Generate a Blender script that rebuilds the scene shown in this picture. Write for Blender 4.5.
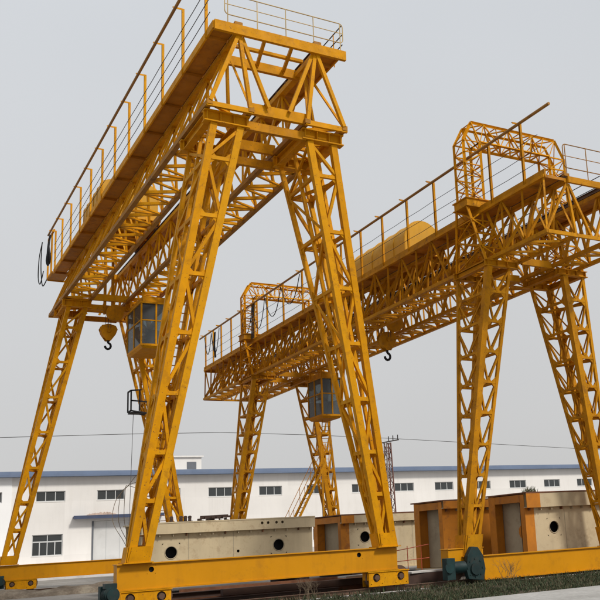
import bpy, bmesh, math, random
from mathutils import Vector, Matrix
random.seed(7)
R = math.radians
V = Vector
for o in list(bpy.data.objects): bpy.data.objects.remove(o)
sc = bpy.context.scene
COL = sc.collection

# ------------------------------------------------------------------ camera
# world: X runs along the crane rails, Y along the crane girders (away), Z up; the camera stands at x=y=0
cam = bpy.data.cameras.new('camera')
cam_o = bpy.data.objects.new('camera', cam); COL.objects.link(cam_o)
yaw, pit, rol = R(31.7238), R(12.4806), R(3.3367)
fw = V((math.sin(yaw)*math.cos(pit), math.cos(yaw)*math.cos(pit), math.sin(pit)))
rt = V((math.cos(yaw), -math.sin(yaw), 0)); dn = fw.cross(rt)
r2 = rt*math.cos(rol) + dn*math.sin(rol); d2 = dn*math.cos(rol) - rt*math.sin(rol)
m3 = Matrix((r2, -d2, -fw)).transposed()
cam_o.matrix_world = Matrix.Translation((0, 0, 1.75)) @ m3.to_4x4()
cam.sensor_width = 36; cam.lens = 898.93/600*36
cam.shift_x = -0.2; cam.shift_y = 0.0583
cam.clip_start = .1; cam.clip_end = 3000
sc.camera = cam_o

# ------------------------------------------------------------------ overcast sky, veiled sun
SUN_EL, SUN_AZ = R(47), R(158)        # azimuth from +Y towards +X: behind the camera and to its right
w = bpy.data.worlds.new('World'); sc.world = w; w.use_nodes = True
nt = w.node_tree; nt.nodes.clear()
def N(t, **k):
    n = nt.nodes.new(t)
    for a, b in k.items(): setattr(n, a, b)
    return n
sky = N('ShaderNodeTexSky', sky_type='NISHITA', sun_disc=False, sun_elevation=SUN_EL, sun_rotation=SUN_AZ, air_density=1.0, dust_density=5.0, ozone_density=1.0)
hs = N('ShaderNodeHueSaturation'); hs.inputs['Saturation'].default_value = .35
nt.links.new(sky.outputs[0], hs.inputs['Color'])
tc = N('ShaderNodeTexCoord'); sp = N('ShaderNodeSeparateXYZ'); nt.links.new(tc.outputs['Generated'], sp.inputs[0])
rp = N('ShaderNodeValToRGB'); rp.color_ramp.elements[0].position = 0.0; rp.color_ramp.elements[1].position = .75
rp.color_ramp.elements[0].color = (6.35, 6.28, 6.2, 1); rp.color_ramp.elements[1].color = (7.0, 7.4, 7.9, 1)
nt.links.new(sp.outputs[2], rp.inputs[0])
# thin high cloud veil: very soft large-scale variation
cn = N('ShaderNodeTexNoise'); cn.inputs['Scale'].default_value = 1.6; cn.inputs['Detail'].default_value = 3
nt.links.new(tc.outputs['Generated'], cn.inputs['Vector'])
cm = N('ShaderNodeMapRange'); cm.inputs['From Min'].default_value = .3; cm.inputs['From Max'].default_value = .7; cm.inputs['To Min'].default_value = .95; cm.inputs['To Max'].default_value = 1.05
nt.links.new(cn.outputs[0], cm.inputs[0])
vm = N('ShaderNodeVectorMath', operation='SCALE'); nt.links.new(rp.outputs[0], vm.inputs[0]); nt.links.new(cm.outputs[0], vm.inputs['Scale'])
mx = N('ShaderNodeMix', data_type='RGBA'); mx.inputs[0].default_value = .88
nt.links.new(hs.outputs[0], mx.inputs[6]); nt.links.new(vm.outputs[0], mx.inputs[7])
bg = N('ShaderNodeBackground'); bg.inputs[1].default_value = .1
nt.links.new(mx.outputs[2], bg.inputs[0])
wo = N('ShaderNodeOutputWorld'); nt.links.new(bg.outputs[0], wo.inputs[0])

sl = bpy.data.lights.new('sun', 'SUN'); sl.energy = 2.7; sl.angle = R(9); sl.color = (1, .95, .87)
so = bpy.data.objects.new('sun', sl); COL.objects.link(so)
sd = V((math.sin(SUN_AZ)*math.cos(SUN_EL), math.cos(SUN_AZ)*math.cos(SUN_EL), math.sin(SUN_EL)))
so.rotation_euler = sd.to_track_quat('Z', 'Y').to_euler()
so.location = (0, 0, 60)
sc.view_settings.view_transform = 'Standard'; sc.view_settings.look = 'None'
sc.view_settings.exposure = 0; sc.view_settings.gamma = 1; sc.view_settings.use_curve_mapping = False

# ------------------------------------------------------------------ materials
MATS = {}
def mat(name, col, rough=.6, var=.18, scale=1.3, rust=0, rustcol=(.10, .040, .018), dirt=0, dirtcol=(.16, .13, .10), metal=0, bump=0, bscale=20, streak=False, spec=.35, fade=0, chips=0):
    m = bpy.data.materials.new(name); m.use_nodes = True; t = m.node_tree; t.nodes.clear()
    def n(ty, **k):
        x = t.nodes.new(ty)
        for a, b in k.items(): setattr(x, a, b)
        return x
    out = n('ShaderNodeOutputMaterial'); b = n('ShaderNodeBsdfPrincipled'); t.links.new(b.outputs[0], out.inputs[0])
    b.inputs['Roughness'].default_value = rough; b.inputs['Metallic'].default_value = metal
    b.inputs['Specular IOR Level'].default_value = spec
    geo = n('ShaderNodeNewGeometry')
    def noise(sc_, det=5, ro=.6, vec=None):
        x = n('ShaderNodeTexNoise'); x.inputs['Scale'].default_value = sc_; x.inputs['Detail'].default_value = det; x.inputs['Roughness'].default_value = ro
        t.links.new(vec or geo.outputs['Position'], x.inputs['Vector']); return x.outputs[0]
    def rng(v, a, b_, c=0., d=1.):
        x = n('ShaderNodeMapRange'); t.links.new(v, x.inputs[0])
        x.inputs[1].default_value = a; x.inputs[2].default_value = b_; x.inputs[3].default_value = c; x.inputs[4].default_value = d
        return x.outputs[0]
    def mix(f, a, b_, mode='MIX'):
        x = n('ShaderNodeMix', data_type='RGBA', blend_type=mode); t.links.new(f, x.inputs[0]) if not isinstance(f, float) else setattr(x.inputs[0], 'default_value', f)
        for s, v in ((6, a), (7, b_)):
            if isinstance(v, tuple): x.inputs[s].default_value = (*v, 1)
            else: t.links.new(v, x.inputs[s])
        return x.outputs[2]
    lo = tuple(c*(1-var) for c in col); hi = tuple(min(1, c*(1+var)) for c in col)
    c = mix(rng(noise(scale), .32, .68), lo, hi)
    oi = n('ShaderNodeObjectInfo')
    ia = n('ShaderNodeMath', operation='ADD'); t.links.new(oi.outputs['Random'], ia.inputs[0]); t.links.new(geo.outputs['Random Per Island'], ia.inputs[1])
    fr = n('ShaderNodeMath', operation='FRACT'); t.links.new(ia.outputs[0], fr.inputs[0])
    jit = rng(fr.outputs[0], 0, 1, 1-var*.9, 1+var*.6)
    sv = n('ShaderNodeVectorMath', operation='SCALE'); t.links.new(c, sv.inputs[0]); t.links.new(jit, sv.inputs['Scale']); c = sv.outputs[0]
    if fade:                                               # some members bleached paler than others
        f7 = n('ShaderNodeMath', operation='MULTIPLY'); t.links.new(fr.outputs[0], f7.inputs[0]); f7.inputs[1].default_value = 7.31
        f8 = n('ShaderNodeMath', operation='FRACT'); t.links.new(f7.outputs[0], f8.inputs[0])
        c = mix(rng(f8.outputs[0], .45, 1, 0, fade), c, (.66, .34, .008))
    if dirt:
        vec = None
        if streak:
            mp = n('ShaderNodeMapping'); mp.inputs['Scale'].default_value = (1, 1, .12); t.links.new(geo.outputs['Position'], mp.inputs[0]); vec = mp.outputs[0]
        c = mix(rng(noise(2.2 if streak else .9, 6, .65, vec), .5, .78, 0, dirt), c, dirtcol)
    if rust:
        r1 = noise(3.1, 8, .7); r2_ = noise(.55, 3)
        mm = n('ShaderNodeMath', operation='MULTIPLY'); t.links.new(rng(r1, .52, .62), mm.inputs[0]); t.links.new(rng(r2_, .40, .62, .15, 1), mm.inputs[1])
        m2 = n('ShaderNodeMath', operation='MULTIPLY'); t.links.new(mm.outputs[0], m2.inputs[0]); m2.inputs[1].default_value = rust
        c = mix(m2.outputs[0], c, rustcol)
    if chips:                                              # small chips down to dark primer
        c = mix(rng(noise(17., 3, .5), .66, .70, 0, chips), c, (.10, .045, .025))
    t.links.new(c, b.inputs['Base Color'])
    t.links.new(rng(noise(4.), .3, .7, max(0, rough-.1), min(1, rough+.15)), b.inputs['Roughness'])
    if bump:
        bp = n('ShaderNodeBump'); bp.inputs['Strength'].default_value = bump; bp.inputs['Distance'].default_value = .05
        t.links.new(noise(bscale, 6), bp.inputs['Height']); t.links.new(bp.outputs[0], b.inputs['Normal'])
    MATS[name] = m; return m
mat('yellow', (.63, .268, .001), .6, .12, 2.5, spec=.12, streak=True, fade=.3, chips=.7, rust=.4, rustcol=(.17, .065, .016), dirt=.3, dirtcol=(.24, .10, .012))
mat('yellow_sill', (.57, .240, .001), .5, .07, .5, spec=.2, rust=.18, dirt=.3, dirtcol=(.28, .11, .008), streak=True)
mat('yellow_old', (.51, .210, .002), .65, .16, 2.5, streak=True, fade=.2, chips=.8, rust=.5, rustcol=(.13, .05, .015), spec=.15, dirt=.4, dirtcol=(.19, .08, .012))
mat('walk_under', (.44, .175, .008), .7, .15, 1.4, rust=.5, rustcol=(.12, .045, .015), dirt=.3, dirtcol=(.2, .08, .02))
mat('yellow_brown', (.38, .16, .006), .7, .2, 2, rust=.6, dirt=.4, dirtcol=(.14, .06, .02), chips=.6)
mat('pole_brown', (.33, .155, .025), .6, .2, 2, rust=.5)
mat('pale_rail', (.50, .36, .16), .5, .15, 2)
mat('rail_steel', (.11, .062, .040), .55, .25, 3, rust=.4)
mat('wire_dark', (.05, .045, .045), .7, .1)
mat('black', (.012, .012, .014), .7, .2)
mat('teal', (.006, .030, .031), .6, .3, 3, rust=.5, rustcol=(.05,.03,.02), dirt=.55, dirtcol=(.03,.035,.03))
mat('hood', (.60, .30, .010), .6, .08, .7, rust=.15, dirt=.25, dirtcol=(.35, .18, .03))
mat('wall_white', (.80, .775, .745), .85, .04, .25, dirt=.16, dirtcol=(.45, .41, .36), streak=True, bump=.1)
mat('wall_overexposed', (.90, .90, .90), .8, .01, .25)  # same wall, colour raised to imitate overexposure
mat('fascia_blue', (.155, .205, .31), .5, .08, .6, dirt=.2, dirtcol=(.3, .33, .38))
mat('canopy_blue', (.065, .085, .15), .5, .12, .8, dirt=.2)
mat('win_frame', (.55, .56, .56), .5, .05)
mat('door_panel', (.62, .62, .61), .6, .05, .6, dirt=.2)
mat('door_post', (.14, .15, .17), .6, .1)
mat('dock', (.60, .58, .57), .9, .1, .8, dirt=.3, bump=.2)
mat('roof_grey', (.35, .37, .40), .7, .1)
mat('cream', (.56, .458, .295), .6, .07, .7, spec=.2, rust=.3, rustcol=(.22, .11, .05), dirt=.4, dirtcol=(.36, .29, .20), streak=True)
mat('cream_grey', (.42, .35, .24), .7, .1, 1, rust=.25, dirt=.4)
mat('primer_orange', (.52, .185, .012), .6, .14, 1.1, rust=.5, rustcol=(.16, .05, .02), dirt=.25, dirtcol=(.25, .10, .03))
mat('rust_top', (.17, .07, .035), .85, .3, 2.5, rust=.5)
mat('dark_steel', (.055, .032, .024), .7, .35, 2.0, rust=.3, rustcol=(.09, .03, .015))
mat('pale_board', (.55, .53, .50), .8, .12, 2, dirt=.3)
mat('red_paint', (.38, .07, .03), .5, .15)
mat('mast_red', (.16, .075, .06), .6, .2); mat('mast_white', (.27, .22, .21), .6, .1)
mat('dry_twig', (.20, .15, .10), .9, .3)
mat('tarp', (.45, .34, .28), .9, .15, 2, dirt=.4)
mat('seat_dark', (.03, .03, .035), .8, .2)
mat('curtain', (.55, .56, .58), .9, .1)
def glass(name, col, rough=.12):
    m = bpy.data.materials.new(name); m.use_nodes = True; b = m.node_tree.nodes['Principled BSDF']
    b.inputs['Base Color'].default_value = (*col, 1); b.inputs['Roughness'].default_value = rough; b.inputs['Specular IOR Level'].default_value = .5
    MATS[name] = m
glass('win_glass', (.045, .05, .052), .15); 
for nm, tr, fc in (('cab_glass', (.72, .78, .80), .30), ('cab_glass_dark', (.25, .27, .28), .3)):
    m = bpy.data.materials.new(nm); m.use_nodes = True; t = m.node_tree; t.nodes.clear()
    o_ = t.nodes.new('ShaderNodeOutputMaterial'); mxs = t.nodes.new('ShaderNodeMixShader'); tb = t.nodes.new('ShaderNodeBsdfTransparent'); pb = t.nodes.new('ShaderNodeBsdfPrincipled')
    tb.inputs[0].default_value = (*tr, 1); pb.inputs['Base Color'].default_value = (.20, .21, .215, 1); pb.inputs['Roughness'].default_value = .06; mxs.inputs[0].default_value = fc
    t.links.new(tb.outputs[0], mxs.inputs[1]); t.links.new(pb.outputs[0], mxs.inputs[2]); t.links.new(mxs.outputs[0], o_.inputs[0]); MATS[nm] = m

def ground_mat(name, c1, c2, c3, s1, s2, bump):
    m = bpy.data.materials.new(name); m.use_nodes = True; t = m.node_tree; b = t.nodes['Principled BSDF']
    geo = t.nodes.new('ShaderNodeNewGeometry')
    def no(s, d=8):
        x = t.nodes.new('ShaderNodeTexNoise'); x.inputs['Scale'].default_value = s; x.inputs['Detail'].default_value = d; x.inputs['Roughness'].default_value = .65
        t.links.new(geo.outputs['Position'], x.inputs[0]); return x
    r = t.nodes.new('ShaderNodeValToRGB'); e = r.color_ramp.elements
    e[0].position = .35; e[0].color = (*c1, 1); e[1].position = .68; e[1].color = (*c3, 1)
    k = e.new(.52); k.color = (*c2, 1)
    a = no(s1); t.links.new(a.outputs[0], r.inputs[0])
    x = t.nodes.new('ShaderNodeMix'); x.data_type = 'RGBA'; x.blend_type = 'MULTIPLY'; x.inputs[0].default_value = .6
    f = no(s2, 10); rr = t.nodes.new('ShaderNodeMapRange'); rr.inputs[1].default_value = .3; rr.inputs[2].default_value = .7; rr.inputs[3].default_value = .55; rr.inputs[4].default_value = 1.2
    t.links.new(f.outputs[0], rr.inputs[0])
    t.links.new(r.outputs[0], x.inputs[6]); t.links.new(rr.outputs[0], x.inputs[7]); t.links.new(x.outputs[2], b.inputs['Base Color'])
    b.inputs['Roughness'].default_value = .95; b.inputs['Specular IOR Level'].default_value = .2
    bp = t.nodes.new('ShaderNodeBump'); bp.inputs['Strength'].default_value = bump; bp.inputs['Distance'].default_value = .06
    t.links.new(f.outputs[0], bp.inputs['Height']); t.links.new(bp.outputs[0], b.inputs['Normal'])
    MATS[name] = m
ground_mat('yard', (.20, .185, .16), (.27, .25, .225), (.33, .31, .285), .35, 6, .4)
ground_mat('concrete', (.33, .32, .30), (.40, .39, .37), (.44, .43, .41), .5, 9, .3)
ground_mat('soil', (.05, .04, .028), (.085, .068, .045), (.13, .105, .07), .8, 8, .9)
ground_mat('ballast', (.09, .08, .07), (.15, .135, .12), (.24, .22, .20), 3.0, 18, 1.0)
ground_mat('bank', (.12, .095, .07), (.20, .16, .12), (.29, .25, .19), 1.2, 10, 1.0)
def leafy(name, cols):
    m = bpy.data.materials.new(name); m.use_nodes = True; t = m.node_tree; b = t.nodes['Principled BSDF']
    geo = t.nodes.new('ShaderNodeNewGeometry'); r = t.nodes.new('ShaderNodeValToRGB'); e = r.color_ramp.elements
    e[0].color = (*cols[0], 1); e[1].color = (*cols[-1], 1)
    for i, c in enumerate(cols[1:-1]): k = e.new((i+1)/(len(cols)-1)); k.color = (*c, 1)
    t.links.new(geo.outputs['Random Per Island'], r.inputs[0]); t.links.new(r.outputs[0], b.inputs['Base Color']); b.inputs['Roughness'].default_value = .8
    MATS[name] = m
leafy('grass', [(.018, .030, .010), (.030, .050, .014), (.05, .055, .022), (.12, .09, .05)])

# ------------------------------------------------------------------ mesh helpers
def box_vf(x0, x1, y0, y1, z0, z1):
    v = [(x, y, z) for x in (x0, x1) for y in (y0, y1) for z in (z0, z1)]
    return v, [(0, 1, 3, 2), (4, 6, 7, 5), (0, 4, 5, 1), (2, 3, 7, 6), (0, 2, 6, 4), (1, 5, 7, 3)]
def prism(poly):
    n = len(poly); v = [(x, y, 0) for x, y in poly] + [(x, y, 1) for x, y in poly]
    return v, [tuple(range(n))[::-1], tuple(range(n, 2*n))] + [(i, (i+1) % n, n+(i+1) % n, n+i) for i in range(n)]
PROF = {
 'box': [(-.5, -.5), (.5, -.5), (.5, .5), (-.5, .5)],
 'angle': [(-.5, -.5), (.5, -.5), (.5, -.36), (-.36, -.36), (-.36, .5), (-.5, .5)],
 'channel': [(-.5, -.5), (.5, -.5), (.5, .5), (.36, .5), (.36, -.34), (-.36, -.34), (-.36, .5), (-.5, .5)],
 'ibeam': [(-.5, -.5), (.5, -.5), (.5, -.40), (.07, -.40), (.07, .40), (.5, .40), (.5, .5), (-.5, .5), (-.5, .40), (-.07, .40), (-.07, -.40), (-.5, -.40)],
 'tube': [(.5*math.cos(i*math.pi/4), .5*math.sin(i*math.pi/4)) for i in range(8)],
}
UNIT = {k: prism(p) for k, p in PROF.items()}
CACHE = {}
def unit_mesh(prof, mt):
    if (prof, mt) not in CACHE:
        me = bpy.data.meshes.new('unit_'+prof); me.from_pydata(*[UNIT[prof][0], [], UNIT[prof][1]]); me.materials.append(MATS[mt]); me.update()
        if prof == 'tube':
            for p in me.polygons: p.use_smooth = len(p.vertices) == 4
        CACHE[prof, mt] = me
    return CACHE[prof, mt]
def mem_matrix(a, b, w_, d_, side):
    a = V(a); b = V(b); z = (b-a); L = z.length; z = z/L
    s = V(side); s = s - z*s.dot(z)
    if s.length < 1e-4: s = V((1, 0, 0)) - z*z.x
    if s.length < 1e-4: s = V((0, 1, 0))
    s.normalize(); y = z.cross(s)
    return Matrix(((s.x*w_, y.x*d_, z.x*L, a.x), (s.y*w_, y.y*d_, z.y*L, a.y), (s.z*w_, y.z*d_, z.z*L, a.z), (0, 0, 0, 1)))
class Thing:
    def __init__(s, name, loc, label, cat, group=None, kind=None):
        s.base = V(loc); s.o = bpy.data.objects.new(name, None); COL.objects.link(s.o); s.o.location = loc; s.o.empty_display_size = .3
        tag(s.o, label, cat, group, kind)
def tag(o, label=None, cat=None, group=None, kind=None):
    if label: o['label'] = label
    if cat: o['category'] = cat
    if group: o['group'] = group
    if kind: o['kind'] = kind
    return o
def member(name, th, par, a, b, w_, d_=None, prof='box', mt='yellow', side=(0, 0, 1)):
    """one straight piece as an object of its own, sharing the unit mesh; par = parent object living in th's frame"""
    o = bpy.data.objects.new(name, unit_mesh(prof, mt)); COL.objects.link(o); o.parent = par
    o.matrix_basis = mem_matrix(V(a)-th.base, V(b)-th.base, w_, d_ or w_, side)
    return o
class MB:
    def __init__(s): s.v = []; s.f = []; s.m = []; s.smooth = []
    def add(s, vf, M=None, mi=0, sm=False):
        n = len(s.v); vs, fs = vf
        s.v += [tuple(M @ V(p)) for p in vs] if M is not None else [tuple(p) for p in vs]
        s.f += [tuple(i+n for i in f) for f in fs]; s.m += [mi]*len(fs); s.smooth += [sm]*len(fs)
        return s
    def box(s, x0, x1, y0, y1, z0, z1, mi=0): return s.add(box_vf(x0, x1, y0, y1, z0, z1), None, mi)
    def mem(s, a, b, w_, d_=None, prof='box', side=(0, 0, 1), mi=0): return s.add(UNIT[prof], mem_matrix(a, b, w_, d_ or w_, side), mi)
    def quad(s, *p, mi=0): return s.add((p, [tuple(range(len(p)))]), None, mi)
    def cyl(s, a, b, r, n=20, r1=None, mi=0):
        r1 = r if r1 is None else r1
        M = mem_matrix(a, b, 1, 1, (0.3, .2, .9))
        vs = [(r*math.cos(2*math.pi*i/n), r*math.sin(2*math.pi*i/n), 0) for i in range(n)] + [(r1*math.cos(2*math.pi*i/n), r1*math.sin(2*math.pi*i/n), 1) for i in range(n)]
        s.add((vs, [(i, (i+1) % n, n+(i+1) % n, n+i) for i in range(n)]), M, mi, True)
        return s.add((vs, [tuple(range(n))[::-1], tuple(range(n, 2*n))]), M, mi)
    def tube(s, pts, r, n=6, mi=0):
        pts = [V(p) for p in pts]; rings = []; up = V((.12, .31, .94)).normalized()
        for i, p in enumerate(pts):
            d = (pts[min(i+1, len(pts)-1)] - pts[max(i-1, 0)]).normalized()
            x = up - d*up.dot(d)
            if x.length < .05: x = V((1, 0, 0)) - d*d.x
            x.normalize(); y = d.cross(x)
            rings.append([tuple(p + x*r*math.cos(2*math.pi*k/n) + y*r*math.sin(2*math.pi*k/n)) for k in range(n)])
        vs = [q for rg in rings for q in rg]; fs = []
        for i in range(len(pts)-1):
            for k in range(n): fs.append((i*n+k, i*n+(k+1) % n, (i+1)*n+(k+1) % n, (i+1)*n+k))
        s.add((vs, fs), None, mi, True)
        s.add((vs, [tuple(range(n))[::-1], tuple((len(pts)-1)*n+k for k in range(n))]), None, mi)
        return s
    def build(s, name, mt, th=None, par=None, bevel=0):
        base = th.base if th else V((0, 0, 0))
        me = bpy.data.meshes.new(name); me.from_pydata([tuple(V(p)-base) for p in s.v], [], s.f)
        for k in (mt if isinstance(mt, (list, tuple)) else [mt]): me.materials.append(MATS[k])
        for p, i, sm in zip(me.polygons, s.m, s.smooth): p.material_index = i; p.use_smooth = sm
        me.update()
        o = bpy.data.objects.new(name, me); COL.objects.link(o)
        if par or th: o.parent = par or th.o
        if bevel:
            md = o.modifiers.new('bevel', 'BEVEL'); md.width = bevel; md.segments = 2; md.limit_method = 'ANGLE'
        return o
def top_mesh(name, mb, mt, loc, label=None, cat=None, group=None, kind=None, bevel=0):
    """a top-level thing that is one mesh, with its origin at loc"""
    class T: pass
    t = T(); t.base = V(loc); t.o = None
    o = mb.build(name, mt, None); 
    o.data.transform(Matrix.Translation(-V(loc))); o.location = loc
    if bevel:
        md = o.modifiers.new('bevel', 'BEVEL'); md.width = bevel; md.segments = 2; md.limit_method = 'ANGLE'
    return tag(o, label, cat, group, kind)
def lerp(a, b, t): return V(a)*(1-t) + V(b)*t
def plate_holes(mb, x0, x1, z0, z1, y, th, holes, mi=0, n=28):
    """a plate in the XZ plane, front at y, with round holes (cx, cz, r)"""
    holes = sorted(holes); xs = [x0]
    def rect(a, b):
        if b-a > 1e-4: mb.box(a, b, y, y+th, z0, z1, mi)
    cur = x0
    for cx, cz, r in holes:
        h = r*1.6; rect(cur, cx-h); cur = cx+h
        # square ring patch full height
        mb.box(cx-h, cx+h, y, y+th, z0, cz-h, mi) if cz-h > z0 else None
        mb.box(cx-h, cx+h, y, y+th, cz+h, z1, mi) if cz+h < z1 else None
        A = []; B = []
        for i in range(n):
            a = 2*math.pi*i/n; c, s_ = math.cos(a), math.sin(a); k = h/max(abs(c), abs(s_))
            A.append((cx+c*k, cz+s_*k)); B.append((cx+c*r, cz+s_*r))
        for i in range(n):
            j = (i+1) % n
            mb.quad((A[j][0], y, A[j][1]), (A[i][0], y, A[i][1]), (B[i][0], y, B[i][1]), (B[j][0], y, B[j][1]), mi=mi)
            mb.quad((B[j][0], y, B[j][1]), (B[i][0], y, B[i][1]), (B[i][0], y+th, B[i][1]), (B[j][0], y+th, B[j][1]), mi=mi)
            mb.quad((A[i][0], y+th, A[i][1]), (A[j][0], y+th, A[j][1]), (B[j][0], y+th, B[j][1]), (B[i][0], y+th, B[i][1]), mi=mi)
    rect(cur, x1)

# ------------------------------------------------------------------ setting: ground, pavement, rails
def sheet(name, x0, x1, y0, y1, z, mt, n=1):
    mb = MB(); mb.quad((x0, y0, z), (x1, y0, z), (x1, y1, z), (x0, y1, z)); return top_mesh(name, mb, mt, (0, 0, 0), kind='structure')
sheet('ground', -900, 900, -300, 1500, 0, 'yard')
mb = MB(); mb.box(-60, 90, -30, 20.0, -.3, .055); top_mesh('pavement', mb, 'concrete', (0, 0, 0), kind='structure', bevel=.01)
sheet('verge_soil', -30, 70, 20.0, 25.5, .006, 'soil')
sheet('rail_bed', -40, 90, 25.45, 31.5, .012, 'ballast')
sheet('rail_bed_far', -40, 90, 48.6, 51.6, .010, 'ballast')
for y, lb in ((26.35, 'rusty steel crane rail under the nearer wheels of both gantry cranes'), (50.0, 'rusty steel crane rail under the farther wheels of both gantry cranes')):
    t = Thing('crane_rail', (21, y, 0), lb, 'rail', 'the two crane rails')
    m = MB(); m.mem((-35, y, .09), (85, y, .09), .13, .16, 'ibeam', (0, 1, 0)); m.build('rail', 'rail_steel', t)
    m = MB(); m.box(-35, 85, y-.35, y+.35, -.1, .016); m.build('concrete_footing', 'dock', t)

# grass verge in front of the rail
def blades(name, n, fx, label, hmin, hmax, mt='grass'):
    vs = []; fs = []
    for i in range(n):
        x, y, k = fx(); h = random.uniform(hmin, hmax)*k; a = random.uniform(0, 6.28); w_ = random.uniform(.008, .018); dx, dy = math.cos(a)*w_, math.sin(a)*w_
        lx, ly = random.gauss(0, .35)*h, random.gauss(0, .35)*h; b = len(vs)
        vs += [(x-dx, y-dy, 0), (x+dx, y+dy, 0), (x+dx*.7+lx*.4, y+dy*.7+ly*.4, h*.6), (x-dx*.7+lx*.4, y-dy*.7+ly*.4, h*.6), (x+lx, y+ly, h)]
        fs += [(b, b+1, b+2, b+3), (b+3, b+2, b+4)]
    m = MB(); m.add((vs, fs)); return top_mesh(name, m, mt, (0, 0, 0), label, 'grass', kind='stuff')
CL = [(random.uniform(4, 34), random.uniform(20.2, 25.3), random.uniform(.3, 1.0)) for _ in range(230)]
def fxg():
    if random.random() < .22: return random.uniform(3, 36), random.uniform(20.05, 25.5), .5
    c = random.choice(CL); return c[0]+random.gauss(0, c[2]), min(25.6, max(20.02, c[1]+random.gauss(0, c[2]*.5))), random.uniform(.6, 1.3)
blades('grass', 60000, fxg, 'rough dark green grass on the verge in front of the near rail', .05, .13)
CL2 = [(random.uniform(6, 26), random.uniform(25.5, 27.6), random.uniform(.1, .4)) for _ in range(60)]
def fxw():
    c = random.choice(CL2); return c[0]+random.gauss(0, c[2]), c[1]+random.gauss(0, c[2]*.5), 1
blades('weeds', 5000, fxw, 'thin weeds between the near rail and the stacked steel', .05, .22)

def twig_bush(x, y, h, spread, n, label):
    m = MB(); 
    def grow(p, d, L, r, lev):
        q = p + d*L; m.tube([p, p+d*L*.5+V((random.gauss(0, .02), random.gauss(0, .02), 0)), q], r, 4)
        if lev:
            for _ in range(3): grow(p+d*L*random.uniform(.4, 1), (d+V((random.gauss(0, .45), random.gauss(0, .45), random.uniform(0, .3)))).normalized(), L*.62, r*.6, lev-1)
    for i in range(n):
        grow(V((x+random.gauss(0, spread*.3), y+random.gauss(0, spread*.2), 0)), V((random.gauss(0, .2), random.gauss(0, .2), 1)).normalized(), h*.5, .005, 3)
    t = Thing('dry_bush', (x, y, 0), label, 'bush', 'bare dry bushes'); m.build('twigs', 'dry_twig', t)
twig_bush(11.25, 25.3, .75, .4, 8, 'bare dry bush in front of the middle of the front crane sill beam')
twig_bush(18.55, 25.2, .85, .4, 8, 'bare dry bush in front of the right crane sill beam')

# brown bank and the loading dock beyond the yard
def bank():
    vs = []; fs = []; nx, ny = 90, 8; x0, x1, y0, y1 = -2, 24, 44.2, 46.6
    for i in range(nx+1):
        for j in range(ny+1):
            u = j/ny; e = math.sin(math.pi*u)**.6*(.34+.05*math.sin(i*.35)+.04*math.sin(i*.9+2)) + random.uniform(-.03, .03)*(0 < j < ny)
            vs.append((x0+(x1-x0)*i/nx, y0+(y1-y0)*u+random.uniform(-.05, .05), max(-.01, e) if 0 < j < ny else -.01))
    for i in range(nx):
        for j in range(ny): a = i*(ny+1)+j; fs.append((a, a+ny+1, a+ny+2, a+1))
    m = MB(); m.add((vs, fs)); top_mesh('soil_bank', m, 'bank', (0, 0, 0), kind='structure')
bank()

# ------------------------------------------------------------------ long white factory building
BY = 75.0
bld = Thing('factory_building', (30, BY, 0), 'long low white factory building with blue eaves and a row of dark windows', 'building')
BX0, BX1, BZ = -22.0, 100.0, 7.72
wins = [(10.97+4.512*i, 13.10+4.512*i, 5.83, 6.62) for i in range(-6, 19)]
low = [(10.8, 13.0, 1.76, 3.35), (20.3, 22.5, 1.76, 3.35), (24.9, 27.1, 1.76, 3.35), (29.5, 31.7, 1.76, 3.35), (34.0, 36.2, 1.76, 3.35)]
door = (15.2, 19.4, .9, 4.22)
holes = wins + low + [door]
def wall_cells(mb, x0, x1, z0, z1, y, holes, depth):
    holes = [h for h in holes if h[1] > x0 and h[0] < x1]
    xs = sorted({x0, x1, *[h[0] for h in holes], *[h[1] for h in holes]}); zs = sorted({z0, z1, *[h[2] for h in holes], *[h[3] for h in holes]})
    for i in range(len(xs)-1):
        for j in range(len(zs)-1):
            cx, cz = (xs[i]+xs[i+1])/2, (zs[j]+zs[j+1])/2
            if any(h[0] < cx < h[1] and h[2] < cz < h[3] for h in holes): continue
            mb.quad((xs[i], y, zs[j]), (xs[i+1], y, zs[j]), (xs[i+1], y, zs[j+1]), (xs[i], y, zs[j+1]))
    for a, b, c, d in holes:
        mb.quad((a, y, c), (a, y, d), (a, y+depth, d), (a, y+depth, c)); mb.quad((b, y, d), (b, y, c), (b, y+depth, c), (b, y+depth, d))
        mb.quad((a, y, d), (b, y, d), (b, y+depth, d), (a, y+depth, d)); mb.quad((b, y, c), (a, y, c), (a, y+depth, c), (b, y+depth, c))
m = MB(); wall_cells(m, BX0, BX1, -.1, BZ, BY, holes, .16)
m.quad((BX0, BY, -.1), (BX0, BY, BZ), (BX0, BY+30, BZ), (BX0, BY+30, -.1)); m.quad((BX1, BY, BZ), (BX1, BY, -.1), (BX1, BY+30, -.1), (BX1, BY+30, BZ))
m.quad((BX0, BY+30, -.1), (BX0, BY+30, BZ), (BX1, BY+30, BZ), (BX1, BY+30, -.1))
m.quad((BX0, BY+.5, 0), (BX1, BY+.5, 0), (BX1, BY+.5, BZ), (BX0, BY+.5, BZ))
wall = m.build('wall', 'wall_white', bld)
m = MB(); wall_cells(m, BX0-.02, 9.25, 1.0, BZ-.02, BY-.06, [(a, b, c, d) for a, b, c, d in wins if b < 9.0], .05)
m.quad((9.25, BY-.06, 1.0), (9.25, BY, 1.0), (9.25, BY, BZ-.02), (9.25, BY-.06, BZ-.02)); tag(m.build('blown_white_wall', 'wall_overexposed', bld), 'left end of the wall, painted overexposed white')  # thin skin over the wall, its whiter colour standing in for blown-out light
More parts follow.
